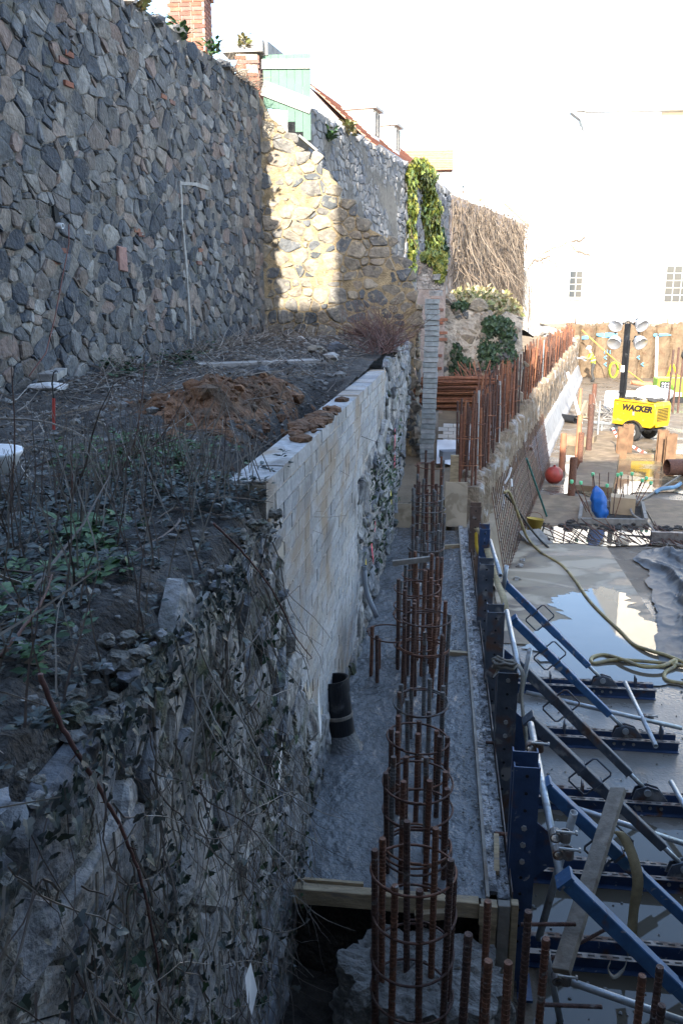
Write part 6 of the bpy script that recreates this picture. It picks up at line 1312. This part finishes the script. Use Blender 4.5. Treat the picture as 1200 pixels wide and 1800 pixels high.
tag(MB().tube(P, .006, 5).build('red_cable', M('red_cable_plastic', (.20, .07, .055), (5, .9, 1.1), .6, None), smooth=True), 'thin red cable hanging down the tall stone wall', 'cable')
# slab, rocks, basin
A = at(62, 665, z=3.78); tag(MB().box(A + Vector((0, 0, .05)), (.62, .38, .07), Matrix.Rotation(.12, 3, 'Z') @ Matrix.Rotation(.1, 3, 'X'), .015).build('stone_slab', m_conc), 'pale stone slab lying at the foot of the tall wall', 'slab')
A = at(85, 680, z=3.75); tag(MB().blob(A, (.22, .14, .05), 4, .2, 2).build('white_debris', m_white), 'white plaster debris below the pale slab', 'debris')
for k, (px, py, s, mt, lab) in enumerate([(463, 655, .13, m_stone, 'dark angular rock on the rim of the trench'), (480, 598, .14, m_conc, 'pale block at the foot of the sunlit wall'), (508, 603, .09, m_white, 'white stone beside the pale block'), (530, 598, .12, m_white, 'flat white stone under the sunlit wall'), (555, 615, .14, m_stone_warm, 'tan stone left of the dark slab'), (582, 628, .12, m_conc, 'grey lump near the far end of the block wall'), (570, 596, .08, m_white, 'small white stone under the lit wall edge'), (310, 725, .07, m_heap, 'tan clod on the earth heap'), (590, 612, .18, m_stone, 'flat dark slab before the ruined wall')]):
    A = at(px, py, z=tz(-2.5, 9) + .02 if k == 7 else 3.88 if k else 3.8); tag(MB().blob(A, (s, s * .8, s * .55), k + 11, .35, 2).build('loose_stone', mt), lab, 'stone', 'loose stones on the terrace')
A = at(5, 800, y=4.0); bs = thing('white_basin', 'rim of a white basin at the left edge', 'basin', A + Vector((-.14, .05, -.06)))
MB().lathe([(.05, -.12), (.16, -.10), (.20, -.02), (.215, .0), (.215, .012), (.195, .012), (.18, -.02), (.14, -.08), (0, -.09)], A + Vector((-.15, .05, 0)), (0, 0, 1), 26).build('bowl', m_paper, bs, smooth=True)
# long concrete strip in the ground near the back
tag(MB().bar((-3.2, 10.9, 3.78), (-1.7, 11.6, 3.80), .35, .06).build('concrete_strip', m_conc), 'old concrete strip sunk in the terrace before the far rubbish', 'concrete strip')

# ------------------------------------------------------------ crumbling rim and creepers of the near wall
rim = thing('crumbling_rim', 'crumbling rim of stones and earth on top of the near wall', 'rubble', (xw(3), 3, 3.4)); rg = random.Random(31)
for k in range(290):
    y = 1.1 + 3.3 * rg.random() ** 1.4; x = xw(y) - abs(rg.gauss(0, .16)) + .05; r_ = rg.uniform(.008, .028) * (1.8 if rg.random() < .12 else 1); z = 3.54 + .1 * nz(y, 1, 0, 2) - .25 * max(0, x - xw(y)) + rg.uniform(-.08, .04)
    MB().blob((x, y, z), (r_ * rg.uniform(.9, 1.5), r_ * rg.uniform(.9, 1.6), r_ * .7), k, .5, 2 if r_ > .02 else 1, 2.2).build('stone', m_stone_near if rg.random() < .35 else m_mortar_near, rim)
for k in range(34):
    y = rg.uniform(3.95, 4.5); z = 3.62 - (y - 4.0) * 1.2 - rg.uniform(0, .5); r_ = rg.uniform(.025, .06)
    if inblock(y + .02, z): continue
    MB().blob((xw(y) - rg.uniform(-.03, .14), y, z), (r_, r_ * 1.3, r_ * .8), k + 300, .5, 2, 2.2).build('stone', m_mortar_near if k % 3 else m_stone_near, rim)
npl = plane((xw(0), 0, 0), UD, UN, .05)
cr = thing('dead_creeper', 'pale dead creeper roots and dull leaves over the near wall', 'creeper', (xw(2.5), 2.5, 3.3))
mb = MB(); lm = MB(); rg = random.Random(41)
for k in range(850):
    y = 1.2 + 3.6 * rg.random() ** 1.2; z = rg.uniform(1.0, 3.55)
    if y > 4.0 and z > 2.0: continue
    p = npl(y, z, rg.uniform(.03, .14)); d = Vector((rg.uniform(-.15, .2), rg.uniform(-.7, .7), -1 + rg.uniform(-.2, .5)))
    pts = twig(mb, p, d, rg.uniform(.2, .75), rg.uniform(.0015, .0045), rg, .3, 8, 3)
    for q in pts[::3]:
        if rg.random() < .22: leaf(lm, q, rv(rg) + Vector((0, 0, -.6)), UN + rv(rg) * .7, rg.uniform(.02, .045), IVY)
for k in range(30):
    y = rg.uniform(1.5, 3.4); p = npl(y, rg.uniform(2.9, 3.55), .07); twig(mb, p, (rg.uniform(-.1, .05), rg.uniform(-.2, .5), -1), rg.uniform(.5, 1.2), rg.uniform(.003, .006), rg, .2, 14, 5)
mb.build('stems', m_stem, cr, kind='stuff'); lm.build('dull_leaves', m_dull, cr, kind='stuff')
iv = thing('near_ivy', 'sparse dark ivy trailing down the near retaining wall', 'ivy', (xw(3.3), 3.3, 3.0))
lmesh = []
for q in range(4):
    b = MB(); leaf(b, Vector((0, 0, 0)), (0, 0, -1), (1, 0, 0), .05, IVY, .2 + .1 * q); lmesh.append(b.mesh('leaf', m_ivy))
sm = MB()
for k in range(30):
    y = rg.uniform(1.8, 4.6); z = rg.uniform(1.6, 3.2) if y < 3.9 else rg.uniform(1.2, 2.2); p = npl(y, z, .11); pts = twig(sm, p, (0, rg.uniform(-.4, .4), -1), rg.uniform(.3, .8), .0022, rg, .2, 9, 3)
    for q in pts[::2]: inst('leaf', rg.choice(lmesh), iv, q + UN * rg.uniform(0, .03), (rg.uniform(-.7, .7), rg.uniform(-.6, .6), rg.uniform(-1, 1)), [rg.uniform(.5, 1.2)] * 3, world=True)
sm.build('stems', m_stem, iv, kind='stuff')
# dull leaf mats
lm = MB()
for (y0, z0, ry, rz_, n) in [(1.75, 2.85, .25, .3, 130), (2.3, 2.75, .2, .3, 140), (1.6, 2.3, .2, .4, 80), (3.0, 2.95, .25, .25, 130), (2.2, 2.0, .3, .4, 120), (3.0, 3.5, .6, .08, 260), (1.9, 3.5, .5, .08, 260)]:
    for k in range(n):
        y = rg.gauss(y0, ry * .6); z = min(3.6, rg.gauss(z0, rz_ * .6)); leaf(lm, npl(y, z, rg.uniform(.04, .13)), Vector((0, 0, -1)) + rv(rg) * .8, UN + rv(rg) * .6, rg.uniform(.018, .042), IVY if rg.random() < .6 else OVAL)
lm.build('leaf_mats', m_dull, cr, kind='stuff')
# ivy on the far retaining face
lm = MB()
for k in range(420):
    y = rg.choice((rg.gauss(9.6, .5), rg.gauss(10.8, .6), rg.gauss(12.2, .8))); z = rg.uniform(1.5, 2.8); leaf(lm, place2(y, z, rg.uniform(.05, .12)), Vector((0, 0, -1)) + rv(rg) * .7, UN + rv(rg) * .6, rg.uniform(.03, .07), IVY)
iv2 = thing('far_wall_ivy', 'sparse small ivy on the flaking face below the block wall', 'ivy', place2(10.5, 2, .05)); lm.build('leaves', m_ivy, iv2, kind='stuff')
# white paper and the red hooked bar on the near wall
A = npl(2.95, 1.75, .13); tag(MB().add([A, A + Vector((.01, .07, .02)), A + Vector((.03, .10, -.16)), A + Vector((.02, .02, -.22)), A + Vector((.015, -.03, -.10))], [(0, 1, 2, 3, 4)]).build('paper_scrap', m_paper), 'white scrap of paper caught in the ivy', 'paper')
cane([at(362, 1820, y=2.75), at(352, 1750, y=2.75), at(349, 1700, y=2.75), at(356, 1690, y=2.8), at(364, 1702, y=2.85), at(384, 1695, y=2.95)], .007, 'red-brown hooked stem at the foot of the near wall', m_redball if False else M('dull_red_bark', (.22, .045, .04), (6, .8, 1.1), .7, None))
for k, (y, z) in enumerate([(4.1, 1.9), (5.35, 1.55)]):
    mb = MB(); mb.add([npl(y + a * .5, z + b, .075) for a, b in ((0, 0), (.12, .1), (.10, .3), (.03, .42), (-.05, .2))], [tuple(range(5))]); mb.build('lime_streak', m_paper, rw)
A = at(272, 1392, y=2.35); tag(MB().blob(A, (.035, .035, .05), 3, .1, 2).build('round_cobble', m_conc), 'round pale cobble set in the near wall', 'cobble')
